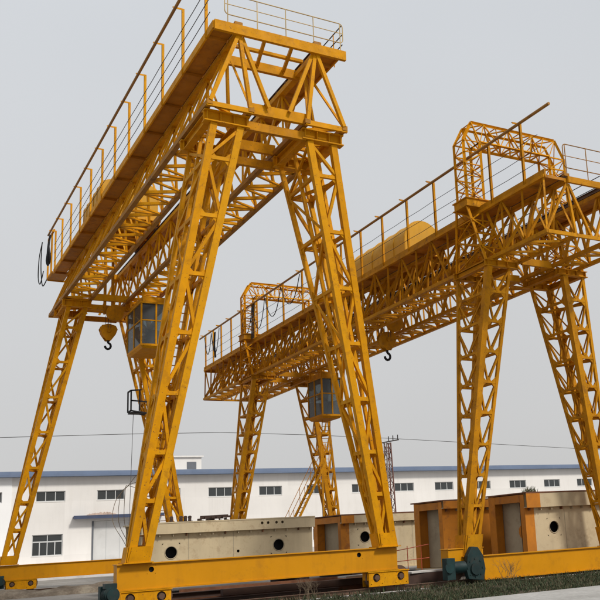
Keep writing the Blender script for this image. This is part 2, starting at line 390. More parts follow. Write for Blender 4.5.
m = MB(); m.box(BX0-.3, BX1+.3, BY-.45, BY-.02, BZ-.02, BZ+.40); m.build('eave_fascia', 'fascia_blue', bld)
m = MB(); m.mem((BX0-.3, BY-.52, BZ+.06), (BX1+.3, BY-.52, BZ+.06), .16, .14, 'channel', (0, 1, 0)); m.build('gutter', 'fascia_blue', bld)
m = MB(); a, b, c = V((0, BY-.4, BZ+.405)), V((0, BY+15, BZ+1.0)), V((0, BY+30.4, BZ+.4))
for p, q in ((a, b), (b, c)): m.quad((BX0-.3, p.y, p.z), (BX1+.3, p.y, p.z), (BX1+.3, q.y, q.z), (BX0-.3, q.y, q.z))
roof = m.build('roof', 'roof_grey', bld)
m = MB(); m.box(20.9, 24.2, BY+.9, BY+3.2, BZ+.3, BZ+1.55); m.box(20.75, 24.35, BY+.75, BY+3.3, BZ+1.55, BZ+1.66)
rb = m.build('roof_box', 'wall_white', bld, roof)
m = MB(); m.box(22.95, 23.75, BY+.86, BY+.9, BZ+.55, BZ+1.15); m.build('vent', 'door_post', bld, roof)
for k, (a, b, c, d) in enumerate(wins + low):
    f = MB(); y = BY+.07; t_ = .06
    tall = d-c > 1
    f.box(a, b, y, y+.06, c, c+t_); f.box(a, b, y, y+.06, d-t_, d)
    nb = 2 if tall else 3
    for i in range(nb+1):
        x = a + (b-a)*i/nb; x = min(max(x, a+t_/2), b-t_/2); f.box(x-t_/2, x+t_/2, y+.001, y+.058, c+t_, d-t_)
    if tall: zt = c+(d-c)*.66; f.box(a+t_, b-t_, y+.003, y+.056, zt-.05, zt+.05)
    wo_ = f.build('window', 'win_frame', bld)
    if tall: pans = [(a+(b-a)*i/2, a+(b-a)*(i+1)/2, q0, q1) for i in range(2) for q0, q1 in ((c, zt), (zt, d))]
    else: pans = [(a+(b-a)*i/3, a+(b-a)*(i+1)/3, c, d) for i in range(3)]
    for (p0, p1, q0, q1) in pans:
        g = MB(); g.box(p0+.03, p1-.03, y+.03, y+.045, q0+.03, q1-.03)
        g.build('pane', 'win_glass', bld, wo_)
    if tall:
        for i in range(2):
            xm = a+(b-a)*(i+.5)/2; g = MB(); g.box(xm-.035, xm+.035, y+.004, y+.052, c+t_, zt-.05); g.build('mullion', 'win_frame', bld, wo_)
    s_ = MB(); s_.box(a-.03, b+.03, BY-.02, BY+.065, c-.05, c-.002); s_.build('sill', 'wall_white', bld, wo_)
m = MB(); m.box(door[0]+.02, door[1]-.02, BY+.10, BY+.14, door[2], door[3]-.02)
dr = m.build('door', 'door_panel', bld)
m = MB(); m.box(door[0]-.06, door[0]+.06, BY-.05, BY+.09, door[2], door[3]); m.box(door[1]-.06, door[1]+.06, BY-.05, BY+.09, door[2], door[3]); m.build('door_frame', 'door_post', bld, dr)
for i in range(1, 4):
    x = door[0]+(door[1]-door[0])*i/4; m = MB(); m.box(x-.02, x+.02, BY+.085, BY+.1, door[2], door[3]-.02); m.build('panel_joint', 'win_frame', bld, dr)
m = MB(); m.box(13.7, 20.6, BY-.55, BY-.0, 4.44, 4.62); m.box(13.66, 20.64, BY-.59, BY-.55, 4.40, 4.66)
m.build('canopy', 'canopy_blue', bld)
q = MB(); vs = []; fs = []
for i in range(25):
    for j in range(5):
        e = math.sin(math.pi*i/24)**.5*math.sin(math.pi*j/4)**.5 if 0 < i < 24 and 0 < j < 4 else 0
        vs.append((14.6+i*.10, BY-.5+j*.11, 4.625+e*(.22+random.uniform(-.08, .08))))
for i in range(24):
    for j in range(4): a = i*5+j; fs.append((a, a+5, a+6, a+1))
q.add((vs, fs)); top_mesh('tarpaulin', q, 'tarp', (15.8, BY-.28, 4.62), 'crumpled pale brown tarpaulin lying on the blue door canopy', 'tarpaulin')
m = MB(); m.box(BX0, BX1, BY-1.9, BY-.003, -.1, 1.22); m.build('loading_dock', 'dock', bld)

# loose stones along the rail bed
q = MB()
for i in range(900):
    x, y, r = random.uniform(3, 30), random.uniform(25.5, 31) if random.random() < .7 else random.uniform(20.1, 25.5), random.uniform(.015, .05)
    vs = [(x+r*random.uniform(.7, 1.3)*a, y+r*random.uniform(.7, 1.3)*b, .012+r*random.uniform(.5, .9)*c) for a, b, c in ((1, 0, 0), (-1, 0, 0), (0, 1, 0), (0, -1, 0), (0, 0, 1))]
    q.add((vs, [(0, 2, 4), (2, 1, 4), (1, 3, 4), (3, 0, 4)]))
top_mesh('gravel', q, 'ballast', (0, 0, 0), 'loose pale stones scattered along the near rail', 'gravel', kind='stuff')
# overhead cable and the lattice mast beyond the cranes
pts = [(-24, 70, 10.3), (-8, 70, 9.9), (7.7, 70, 10.15), (16, 70, 10.45), (23.9, 70, 10.65), (32, 70, 10.5), (39.5, 70, 10.25), (50, 70, 9.8), (64, 70, 9.2), (90, 70, 8.4)]
m = MB(); m.tube(pts, .022, 5)
top_mesh('overhead_cable', m, 'wire_dark', (-24, 70, 10.3), 'thin dark cable strung across the sky above the factory roof', 'cable')
ms = Thing('lattice_mast', (30.2, 54, 0), 'thin red and white lattice mast with a cross arm behind the front crane', 'mast')
hw, hz = .34, 8.0
for sx in (-1, 1):
    for sy in (-1, 1): member('post', ms, ms.o, (30.2+sx*hw, 54+sy*hw, 0), (30.25+sx*.16, 54+sy*.16, hz), .07, .07, 'angle', 'mast_white' if sx < 0 else 'mast_red', (1, 0, 0))
m = MB(); mr = MB()
for i in range(14):
    z0, z1 = i*hz/14, (i+1)*hz/14; h0, h1 = hw+(.16-hw)*z0/hz, hw+(.16-hw)*z1/hz
    tgt = m if (i//2) % 2 else mr
    for sy in (-1, 1):
        s_ = 1 if i % 2 else -1
        tgt.mem((30.2-s_*h0, 54+sy*h0, z0), (30.2+s_*h1, 54+sy*h1, z1), .04, .04); tgt.mem((30.2-h0, 54+sy*h0, z0), (30.2+h0, 54+sy*h0, z0), .04)
        tgt.mem((30.2+sy*h0, 54-s_*h0, z0), (30.2+sy*h1, 54+s_*h1, z1), .04, .04)
o = m.build('white_bracing', 'mast_white', ms); o['kind'] = 'stuff'; o = mr.build('red_bracing', 'mast_red', ms); o['kind'] = 'stuff'
member('cross_arm', ms, ms.o, (29.35, 54, 7.92), (31.15, 54, 8.22), .08, .08, 'box', 'wire_dark')
for x in (30.35, 30.7, 31.08):
    z = 7.92+(x-29.35)*.1667; q = MB(); q.cyl((x, 54, z+.03), (x, 54, z+.36), .035, 8); q.build('insulator', 'wire_dark', ms)

# ------------------------------------------------------------------ gantry cranes
def zig(f, L0, L1, n, k0=0):
    """zigzag between polylines; f(a, b) makes a member"""
    for i in range(n):
        a0, a1 = lerp(*L0, i/n), lerp(*L0, (i+1)/n); b0, b1 = lerp(*L1, i/n), lerp(*L1, (i+1)/n)
        am = lerp(a0, a1, .5)
        f(am if False else a0, lerp(b0, b1, .5)); f(lerp(b0, b1, .5), a1)
def build_leg(c, T, P, xo_t, xi_t, xo_b, xi_b, yc, near, sgn):
    dt, db = P['leg_dt'], P['leg_db']; zt, zb = P['leg_zt'], P['leg_zb']
    top = [V((P['xc']+sgn*x, yc+dy, zt)) for x, dy in ((xo_t, -dt), (xi_t, -dt), (xi_t, dt), (xo_t, dt))]
    bot = [V((P['xc']+sgn*x, yc+dy, zb)) for x, dy in ((xo_b, -db), (xi_b, -db), (xi_b, db), (xo_b, db))]
    def at(i, z): return lerp(bot[i], top[i], (z-zb)/(zt-zb))
    cw, bw = P['leg_chord'], P['leg_brace']
    g = MB(); zg = zb+P['gusset']
    for i in range(4):                                     # gusset plates closing the foot, slightly proud of the chords
        j = (i+1) % 4; a, b, d, e = at(i, zb), at(j, zb), at(j, zg), at(i, zg)
        n = (b-a).cross(e-a).normalized(); cen = (bot[0]+bot[2])/2
        if n.dot(a-V((cen.x, cen.y, a.z))) < 0: n = -n
        n = V((n.x, n.y, 0)).normalized(); ex = (b-a).normalized()*(cw*.35)
        q = [a-ex, b+ex, d+ex*.6, e-ex*.6]
        if P['gnotch']: q = [a-ex, b+ex, d+ex*.6, lerp(d, lerp(a, b, .5), .0)*.3+lerp(lerp(e, d, .5), lerp(a, b, .5), .45)*.7, lerp(lerp(e, d, .5), lerp(a, b, .45), .45), e-ex*.6]
        o0 = n*(cw*.5+.006+.002*i); vs = [p+o0 for p in q]+[p+o0+n*.02 for p in q]; k = len(q)
        g.add((vs, [tuple(range(k)), tuple(range(k, 2*k))[::-1]]+[(x, (x+1) % k, k+(x+1) % k, k+x) for x in range(k)]))
    bx = [p.x for p in bot]; by = [p.y for p in bot]
    g.box(min(bx)-.2, max(bx)+.2, min(by)-.16, max(by)+.16, zb-.03, zb)
    leg = g.build('leg', P['mt'], T)
    for i in range(4): k = P['cscale'](i, sgn); member('chord', T, leg, bot[i], top[i], cw*k, cw*k*.92, 'box', P['mt'], (1, 0, 0))
    if P['mid']:                                            # slimmer middle chord on each side face
        for i, j in ((1, 2), (3, 0)): member('middle_chord', T, leg, lerp(lerp(bot[i], bot[j], .5), lerp(top[i], top[j], .5), .06), lerp(top[i], top[j], .5), cw*.5, cw*.5, 'angle', P['mt'], (1, 0, 0))
    lv = P['levels']; rest = MB()
    def br(a, b, ind, sc_=1.0, side=(0, 1, 0), prof='angle'):
        if ind: member('brace', T, leg, a, b, bw*sc_, bw*sc_*random.uniform(.82, .9), prof, P['mt'], side)
        else: rest.mem(a, b, bw*sc_, bw*sc_*.86, prof, side)
    for i in range(4):
        j = (i+1) % 4; sf = (0, 1, 0) if i in (0, 2) else (1, 0, 0)
        off = (0, -1, 0) if i == 0 else (0, 1, 0) if i == 2 else None
        n = V(off) if off else V((-sgn if i == 3 else sgn*1, 0, 0))
        ind = P['ind'](near, i)
        zz = [zt-.05] + lv + [zg-.1]
        for k in range(len(zz)-1):
            z0, z1 = zz[k], zz[k+1]; sh = n*(random.uniform(.0, .012))
            if k: br(at(i, z0)+sh, at(j, z0)+sh, ind, 1.05, (0, 0, 1), 'box')
            pa, pb = (i, j) if (k+i) % 2 else (j, i)
            if i in P['wide'] and k < P['wide_n']:
                m0 = lerp(at(i, z1), at(j, z1), .5)
                br(at(i, z0)+sh, m0+sh, ind, .8, sf); br(at(j, z0)+sh, m0-sh, ind, .8, sf)
            elif P['xbr'] == 'K':
                m0 = lerp(at(i, z1), at(j, z1), .5); L = (at(j, z1)-at(i, z1)).length; u = (at(j, z1)-at(i, z1)).normalized()
                br(at(i, z0)+sh, m0+sh, ind, .85, sf); br(at(j, z0)+sh, m0-sh, ind, .85, sf)
                w3 = min(.20, L*.24); upv = ((at(i, z0)+at(j, z0))*.5-m0).normalized(); nn = n*.012
                vs = [m0+nn-u*w3-upv*.05, m0+nn+u*w3-upv*.05, m0+nn+u*w3*.25+upv*w3*.95, m0+nn-u*w3*.25+upv*w3*.95]; vs += [p+n*.012 for p in vs]
                rest.add((vs, [(0, 1, 2, 3), (7, 6, 5, 4), (0, 4, 5, 1), (1, 5, 6, 2), (2, 6, 7, 3), (3, 7, 4, 0)]))
            elif P['xbr']:
                br(at(pa, z0)+sh, at(pb, z1)+sh, ind, .8, sf); br(at(pb, z0)-sh*1.3, at(pa, z1)-sh*1.3, ind, .72, sf)
            else: br(at(pa, z0)+sh, at(pb, z1)+sh, ind, .95, sf)
    for z in lv:
        if P['diaph']: rest.mem(at(0, z)-V((0, 0, .1)), at(2, z)-V((0, 0, .1)), bw*.8, bw*.8, 'angle')
    for z in lv:
        for i in (0, 1, 3):
            j = (i+1) % 4; a, b = at(i, z), at(j, z); L = (b-a).length; g_ = min(.30, L*.3); nn = {0: V((0, -1, 0)), 1: V((-sgn, 0, 0)), 3: V((sgn, 0, 0))}[i]
            for p0, u, ch in ((a, (b-a).normalized(), i), (b, (a-b).normalized(), j)):
                d = (top[ch]-bot[ch]).normalized(); o0 = nn*random.uniform(.018, .03); r0 = cw*P['cscale'](ch, sgn)*.4
                for sd_ in (1, -1):
                    vs = [p0+o0+u*r0, p0+o0+u*(r0+g_), p0+o0+u*r0+d*g_*sd_]; vs += [p+nn*.012 for p in vs]
                    rest.add((vs, [(0, 1, 2), (5, 4, 3), (0, 3, 4, 1), (1, 4, 5, 2), (2, 5, 3, 0)]))
    if rest.v: o = rest.build('inner_bracing', P['mt'], T, leg); o['kind'] = 'stuff'
    return leg

def girder(T, P, sgn):
    xc = P['xc']; X = lambda o: xc+sgn*o
    y0, y1, zl, za = P['y0'], P['y1'], P['zl'], P['za']; ap, lo, li, we = P['ap'], P['lo'], P['li'], P['we']
    m = MB()                                                # the trolley rail on the top chord with its clamp plates
    m.mem((X(ap), y0-.02, za+.20), (X(ap), y1+.02, za+.20), .12, .15, 'ibeam', (1, 0, 0))
    n = int((y1-y0)/.8)
    for i in range(n+1): y = y0+.05+(y1-y0-.1)*i/n; m.box(X(ap)-.13, X(ap)+.13, y-.06, y+.06, za+.105, za+.13)
    g = m.build('main_girder', 'rail_steel', T)
    cs = P['gchord']
    member('top_chord', T, g, (X(ap), y0, za), (X(ap), y1, za), cs*1.25, cs, 'box', P['mt'], (1, 0, 0))
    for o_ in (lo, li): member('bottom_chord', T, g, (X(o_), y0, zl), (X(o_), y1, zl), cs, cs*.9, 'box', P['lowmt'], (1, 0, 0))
    n = P['panels']; rest = MB(); bw = P['gbrace']
    A, LO, LI = [(V((X(o_), y0+.1, z)), V((X(o_), y1-.1, z))) for o_, z in ((ap, za-.05), (lo, zl), (li, zl))]
    WE = (V((X(we), y0+.1, za+.02)), V((X(we), y1-.1, za+.02)))
    cnt = [0]
    def ind(a, b): member('brace', T, g, a, b, bw, bw*P['bd']*random.uniform(.9, 1.05), 'angle', P['mt'], (0, 1, 0))
    def st(a, b): rest.mem(a, b, bw*random.uniform(.9, 1), bw*P['bd'], 'angle', (0, 1, 0))
    def st2(a, b): rest.mem(a, b, bw*.8, bw*.7, 'angle', (0, 0, 1))
    zig(ind if (sgn < 0 and not P['vert']) else st, LO, A, n); zig(st, LI, A, n); zig(st2, LO, LI, int(n*P['hz']))
    for i in range(n+1):
        t = i/n; rest.mem(lerp(*LO, t), lerp(*LI, t), bw*.8, bw*.8, 'angle')
        rest.mem(lerp(*LO, t), lerp(*LI, t), .01) if False else None
    if P['vert']:                                           # outer upright face carrying the walkway edge
        k = 0
        for i in range(n+1):
            t = i/n; a, b = lerp(*LO, t), lerp(*WE, t)
            f = ind if sgn < 0 else st
            f(a, b)
            if i < n: f(lerp(*LO, t) if i % 2 else lerp(*LO, (i+1)/n), lerp(*WE, (i+1)/n) if i % 2 else lerp(*WE, t))
        member('edge_beam', T, g, WE[0]-V((0, .12, 0)), WE[1]+V((0, .12, 0)), .10, .14, 'channel', P['mt'], (0, 0, 1))
    o = rest.build('lattice', P['mt'], T, g); o['kind'] = 'stuff'
    return g

def walkway(T, P, sgn):
    xc = P['xc']; y0, y1 = P['y0'], P['y1']; za = P['za']; ps = P['posts']
    xi = xc+sgn*(P['ap']+.10); xo = xc+sgn*P['we']; x0, x1 = min(xi, xo), max(xi, xo); z = za+.10
    m = MB(); m.box(xo-.03, xo+.03, y0-.05, y1+.1, z-.10, z+.16)                        # toe board on the outer edge
    wk = m.build('walkway', P['mt'], T)
    for a, b in zip(ps[:-1], ps[1:]):
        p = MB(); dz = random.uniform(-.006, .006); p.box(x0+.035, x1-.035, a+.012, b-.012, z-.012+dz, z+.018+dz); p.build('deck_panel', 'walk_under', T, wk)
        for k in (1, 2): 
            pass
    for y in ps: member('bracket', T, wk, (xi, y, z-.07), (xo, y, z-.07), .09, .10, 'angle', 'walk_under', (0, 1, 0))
    return wk

def busbar_rail(T, P, ys, wk):
    """posts with short arms that carry the current collector pole, and the guard wires"""
    x = P['xc']-P['we']-.02; za = P['za']+.1; zp = P['pole_z']
    for y in ys:
        p = member('railing_post', T, wk, (x, y, za-.1), (x, y, zp+.06), .085, .085, 'channel', P['mt'], (0, 1, 0))
        member('post_arm', T, wk, (x+.04, y, zp+.03), (x-.36, y, zp+.03), .07, .07, 'angle', P['mt'], (0, 1, 0))
    m = MB(); m.tube([(x-P['pole_dx'], P['pole_y0'], zp-.03), (x-P['pole_dx'], ys[-1]+.7, zp-.03)], .055, 8); m.build('collector_pole', 'pole_brown', T, wk)
    for k in range(3):
        z = za+(zp-za)*(.22+.22*k); m = MB(); pts = []
        for a, b in zip(ys[:-1], ys[1:]): pts += [(x-.05, a, z), (x-.05, (a+b)/2, z-.02)]
        pts.append((x-.05, ys[-1], z)); m.tube([(x-.05, P['y0']+.1, z)]+pts[1:], .013, 4); m.build('guard_wire', 'wire_dark', T, wk)

def sill(T, P, y, x0, x1, z0, z1, hw=.2, holes=(), mt='yellow_sill'):
    m = MB(); plate_holes(m, x0, x1, z0+.03, z1-.03, y-hw, .02, [(a, b, r) for a, b, r in holes])
    m.box(x0, x1, y+hw-.02, y+hw, z0+.03, z1-.03)
    m.box(x0-.02, x1+.02, y-hw-.06, y+hw+.06, z1-.028, z1); m.box(x0-.02, x1+.02, y-hw-.05, y+hw+.05, z0, z0+.028)
    m.box(x0+.001, x0+.02, y-hw+.021, y+hw-.021, z0+.03, z1-.03); m.box(x1-.02, x1-.001, y-hw+.021, y+hw-.021, z0+.03, z1-.03)
    s_ = m.build('sill_beam', mt, T)
    for a, b, r in holes:
        q = MB(); q.cyl((a, y-hw+.08, b), (a, y-hw+.12, b), r*1.2, 20); q.build('hole_dark_disc', 'black', T, s_)  # black disc behind each hole stands in for the shade inside the beam
    return s_
def bogie(T, P, x, y, zt, motor=0, hood_w=1.3, zb=.16):
    m = MB(); r = .30; hwid = .22
    plate_holes(m, x-hood_w/2, x+hood_w/2, zb+.05, zt, y-hwid, .03, [(x-.36*hood_w*.85, zb+.02+r, .13), (x+.36*hood_w*.85, zb+.02+r, .13)])
    m.box(x-hood_w/2, x+hood_w/2, y+hwid-.03, y+hwid, zb+.05, zt); m.box(x-hood_w/2-.03, x+hood_w/2+.03, y-hwid-.03, y+hwid+.03, zt-.03, zt-.002)
    m.box(x-hood_w/2-.02, x-hood_w/2+.01, y-hwid+.04, y+hwid-.04, zb+.25, zt-.04)
    b = m.build('bogie', P['mt'], T)
    for s_ in (-1, 1):
        q = MB(); xx = x+s_*.36*hood_w*.85; q.cyl((xx, y-.09, zb+.02+r), (xx, y+.09, zb+.02+r), r, 24); q.cyl((xx, y-.12, zb+.02+r), (xx, y-.09, zb+.02+r), r+.04, 24)
        q.cyl((xx, y-hwid-.05, zb+.02+r), (xx, y-hwid+.0, zb+.02+r), .085, 14)
        q.build('wheel', 'rail_steel', T, b)
    if motor:
        q = MB(); mx_ = x+motor*(hood_w/2+.28); q.cyl((mx_, y-.55, .62), (mx_, y-.02, .62), .19, 20); q.cyl((mx_, y-.62, .62), (mx_, y-.55, .62), .15, 18)
        for k in range(7): q.cyl((mx_, y-.5+k*.06, .62), (mx_, y-.48+k*.06, .62), .21, 20)
        q.box(mx_-.16, mx_+.16, y-.4, y-.1, .79, .92); q.build('drive_motor', 'teal', T, b)
        q = MB(); q.box(mx_-.20, mx_+.22, y-.02, y+.25, .3, .85); q.build('gearbox', 'teal', T, b)
    return b
def cabin(T, P, x0, x1, y0, y1, z0, z1):
    m = MB(); f = .07
    m.box(x0, x1, y0, y1, z0, z0+.10)
    b0, b1, b2, b3 = (x0, y0, z0), (x1, y0, z0), (x1, y1, z0), (x0, y1, z0); i = .12
    c0, c1, c2, c3 = [(px+(i if px == x0 else -i), py+(i if py == y0 else -i), z0-.12) for px, py, _ in (b0, b1, b2, b3)]
    m.quad(b0, b1, c1, c0); m.quad(b1, b2, c2, c1); m.quad(b2, b3, c3, c2); m.quad(b3, b0, c0, c3); m.quad(c0, c1, c2, c3)
    m.box(x0+.02, x1-.02, y1-.05, y1-.01, z0+.1, z0+1.0); m.box(x1-.05, x1-.01, y0+.02, y1-.06, z0+.1, z0+1.0)
    cb = m.build('cabin', P['mt'], T)
    m = MB(); m.box(x0-.04, x1+.04, y0-.04, y1+.04, z1-.08, z1); m.box(x0+.1, x1-.1, y0+.1, y1-.1, z1-.002, z1+.30); m.build('cabin_roof', P['mt'], T, cb)
    for px, py in ((x0, y0), (x1, y0), (x0, y1), (x0, (y0+y1)/2), ((x0+x1)/2, y0)):
        member('corner_post', T, cb, (px+(.03 if px < x1 else -.03), py+(.03 if py < y1 else -.03), z0+.1), (px+(.03 if px < x1 else -.03), py+(.03 if py < y1 else -.03), z1-.08), .08, .08, 'box', P['mt'])
    zs = z0+(z1-z0)*.58
    member('transom', T, cb, (x0+.03, y0+.03, zs), (x0+.03, y1, zs), .06, .06, 'box', P['mt']); member('transom', T, cb, (x0, y0+.03, zs), (x1, y0+.03, zs), .055, .065, 'box', P['mt'])
    ym, xm = (y0+y1)/2, (x0+x1)/2
    for a, b in ((y0+.08, ym-.02), (ym+.08, y1-.05)):
        for q0, q1, g_ in ((z0+.1, zs-.03, 'cab_glass'), (zs+.03, z1-.08, 'cab_glass')):
            q = MB(); q.box(x0+.025, x0+.035, a, b, q0, q1); q.build('pane', g_, T, cb)
    for a, b, g1, g2 in ((x0+.08, xm-.0, 'cab_glass', 'cab_glass_dark'), (xm+.08, x1-.06, 'cab_glass', 'cab_glass')):
        for q0, q1, g_ in ((z0+.1, zs-.03, g1), (zs+.03, z1-.08, g2)):
            q = MB(); q.box(a, b, y0+.025, y0+.035, q0, q1); q.build('pane', g_, T, cb)
    for a in ((x0+.06, x1-.06, y1-.035, y1-.025), (x1-.035, x1-.025, y0+.1, y1-.06)): q = MB(); q.box(*a, z0+1.002, z1-.08); q.build('pane', 'cab_glass', T, cb)
    member('corner_post', T, cb, (x1-.04, y1-.04, z0+1.0), (x1-.04, y1-.04, z1-.08), .08, .08, 'box', P['mt'])
    q = MB(); q.box(xm-.05, xm+.45, ym-.3, ym+.25, z0+.1, z0+.5); q.box(xm-.05, xm+.45, ym+.25, ym+.37, z0+.45, z0+1.25); q.build('seat', 'seat_dark', T, cb)
    q = MB(); q.box(xm-.4, xm+.5, y0+.18, y0+.45, z0+.1, z0+.85); q.build('console', 'door_post', T, cb)
    q = MB(); q.box(x1-.32, x1-.07, y1-.75, y1-.1, z0+.1, z1-.5); q.build('switch_cabinet', 'curtain', T, cb)
    return cb
def rail_loop(T, wk, x0, x1, y, z0, zt, r=.14, n=4, mt='pale_rail'):
    """tubular end railing with rounded corners at the end of the bridge"""
    m = MB()
    def arc(cx, cz, a0, a1): return [(cx+r*math.cos(R(a0+(a1-a0)*k/5)), y, cz+r*math.sin(R(a0+(a1-a0)*k/5))) for k in range(6)]
    zb = z0+.32
    m.tube(arc(x0+r, zb+r, 270, 180)+arc(x0+r, zt-r, 180, 90)+arc(x1-r, zt-r, 90, 0)+arc(x1-r, zb+r, 0, -90)+[(x0+r, y, zb)], .018, 6)
    m.tube([(x0, y, (zb+zt)/2), (x1, y, (zb+zt)/2)], .014, 6)
    h = m.build('end_railing', mt, T, wk)
    for k in range(n):
        x = x0+.1+(x1-x0-.2)*(k+.0)/(n-1); member('end_post', T, wk, (x, y+.003, z0), (x, y+.003, zt), .034, .034, 'tube', mt)
def trolley(name, P, y0, y1, label, hoodh, zhook, vault):
    xc = P['xc']; ap = P['ap']; zr = P['za']+.28; zm = zr+.42
    T = Thing(name, (xc, (y0+y1)/2, zr), label, 'trolley', 'hoist trolleys on the crane bridges')
    m = MB()
    for y in (y0+.3, (y0+y1)/2, y1-.3): m.mem((xc-ap-.2, y, zm-.14), (xc+ap+.2, y, zm-.14), .2, .26, 'ibeam', (0, 1, 0))
    for x in (xc-ap, xc+ap): m.mem((x, y0, zm-.145), (x, y1, zm-.145), .22, .3, 'channel', (1, 0, 0))
    m.box(xc-ap-.2, xc+ap+.2, y0, y1, zm+.003, zm+.02)
    m.build('trolley_frame', P['mt'], T)
    for x in (xc-ap, xc+ap):
        for y in (y0+.4, y1-.4): q = MB(); q.cyl((x-.07, y, zr+.2), (x+.07, y, zr+.2), .2, 20); q.build('trolley_wheel', 'rail_steel', T)
    # hood: rounded roof over the winches, axis along Y
    hw = P['hood_w']; m = MB(); prof = []
    zb = zm+.03; hs_ = hoodh*.42 if vault else hoodh*.8
    prof.append((xc-hw, zb))
    for k in range(17): a = math.pi*(1-k/16); prof.append((xc+hw*math.cos(a), zb+hs_+(hoodh-hs_)*math.sin(a)))
    prof.append((xc+hw, zb)); n = len(prof); ya, yb = y0+.25, y1-.25
    vs = [(x, ya, z) for x, z in prof]+[(x, yb, z) for x, z in prof]
    m.add((vs, [(i, i+1, n+i+1, n+i) for i in range(n-1)]), None, 0, True)
    m.add((vs, [tuple(range(n))[::-1], tuple(range(n, 2*n))]))
    hd = m.build('winch_hood', 'hood', T)
    for k in range(6):                                          # ribs over the hood
        y = ya+(yb-ya)*k/5; y = min(max(y, ya+.03), yb-.03); q = MB(); pr = [(xc+(x-xc)*1.012, z+.012) for x, z in prof]
        q.tube([(x, y, z) for x, z in pr], .022, 4); q.build('hood_rib', 'hood', T, hd)
    # sheave, ropes, hook block
    ym = y0+P['hook_t']*(y1-y0); q = MB(); q.cyl((xc+.25, ym-.5, P['zl']+P['sheave_dz']), (xc+.25, ym-.3, P['zl']+P['sheave_dz']), .45, 24); q.mem((xc-.2, ym, P['zl']+P['sheave_dz']), (xc-.2, ym, zm-.2), .12, .2); q.mem((xc+.2, ym, P['zl']+P['sheave_dz']), (xc+.2, ym, zm-.2), .12, .2); q.build('upper_sheave', 'yellow_old', T)
    for dx in (-.07, .07):
        for dy in (-.3, .3): q = MB(); q.tube([(xc+dx, ym+dy, zhook+.1), (xc+dx, ym+dy, P['zl']+P['sheave_dz'])], .013, 4); q.build('rope', 'wire_dark', T)
    q = MB(); q.cyl((xc, ym-.15, zhook), (xc, ym+.15, zhook), .40, 24)
    for s_ in (-1, 1):                                              # heart-shaped cheek plates
        oc = [(-.46, .10), (-.36, .30), (-.12, .36), (.12, .36), (.36, .30), (.46, .10), (.36, -.18), (.12, -.52), (-.12, -.52), (-.36, -.18)]
        vs = [(xc+a, ym+s_*.16, zhook+b) for a, b in oc]; vs += [(x, y+s_*.03, z) for x, y, z in vs]
        q.add((vs, [tuple(range(10)), tuple(range(10, 20))[::-1]]+[(i, (i+1) % 10, 10+(i+1) % 10, 10+i) for i in range(10)]))
        q.cyl((xc, ym+s_*.18, zhook), (xc, ym+s_*.24, zhook), .1, 14)
    hb = q.build('hook_block', 'yellow_old', T)
    q = MB(); pts = [(xc, ym, zhook-.42), (xc, ym, zhook-.6)]
    for k in range(10): a = R(80-k*29); pts.append((xc+.15*math.cos(a), ym, zhook-.80+.17*math.sin(a)))
    q.tube(pts, .06, 8); q.build('hook', 'black', T, hb)
    return T

# ---- front crane
C1 = dict(xc=10.47, mt='yellow', lowmt='yellow_brown', leg_dt=1.20, leg_db=.17, leg_zt=14.56, leg_zb=1.44, cscale=lambda i, sg: 1.0 if i < 2 else .68, mid=True, leg_chord=.215, leg_brace=.115, gusset=.42, gnotch=False, boxchord=True,
          levels=[13.45, 11.6, 9.75, 7.95, 6.15, 4.45, 3.1], ind=lambda near, i: near or i in (0, 3), wide=(1, 3), wide_n=0, xbr=False, diaph=True,
          y0=24.62, y1=52.9, zl=15.05, za=17.55, ap=1.37, lo=2.30, li=.96, we=2.18, gchord=.18, gbrace=.14, panels=14, vert=False,
          pole_z=19.95, pole_dx=.3, pole_y0=22.5, hook_t=.98, sheave_dz=-.75, hood_w=1.42, bd=.55, hz=1.5)
c1 = Thing('gantry_crane', (10.47, 38.2, 0), 'tall yellow lattice gantry crane on A-shaped legs, nearest the camera on the left', 'crane', 'yellow gantry cranes')
C1['posts'] = [24.66, 25.25]+[25.25+2.52*i for i in range(1, 11)]+[52.9]
P = C1
for near, y in ((True, 26.28), (False, 50.0)):
    for s_ in (-1, 1): build_leg(c1, c1, P, 2.05, 1.19, 4.18 if near else 4.62, 3.76 if near else 4.08, y, near, s_)
for s_ in (-1, 1): girder(c1, P, s_)
wk = walkway(c1, P, -1); wk2 = walkway(c1, P, 1)
busbar_rail(c1, P, C1['posts'][1:-1]+[52.6], wk)
# saddles on the leg heads
for y in (26.28, 50.0):
    for s_ in (-1, 1):
        m = MB(); xa, xb = 10.47+s_*.90, 10.47+s_*2.38; xa, xb = min(xa, xb), max(xa, xb)
        for yy in (y-1.22, y+1.22):
            m.mem((xa, yy, 14.75), (xb, yy, 14.75), .30, .38, 'ibeam', (0, 1, 0))
            for k in range(4): x = xa+.1+(xb-xa-.2)*k/3; m.box(x-.012, x+.012, yy-.13, yy+.13, 14.6, 14.9)
        for x in (xa+.2, xb-.2): m.mem((x, y-1.06, 14.752), (x, y+1.06, 14.752), .24, .34, 'ibeam', (1, 0, 0))
        m.build('saddle', 'yellow', c1)
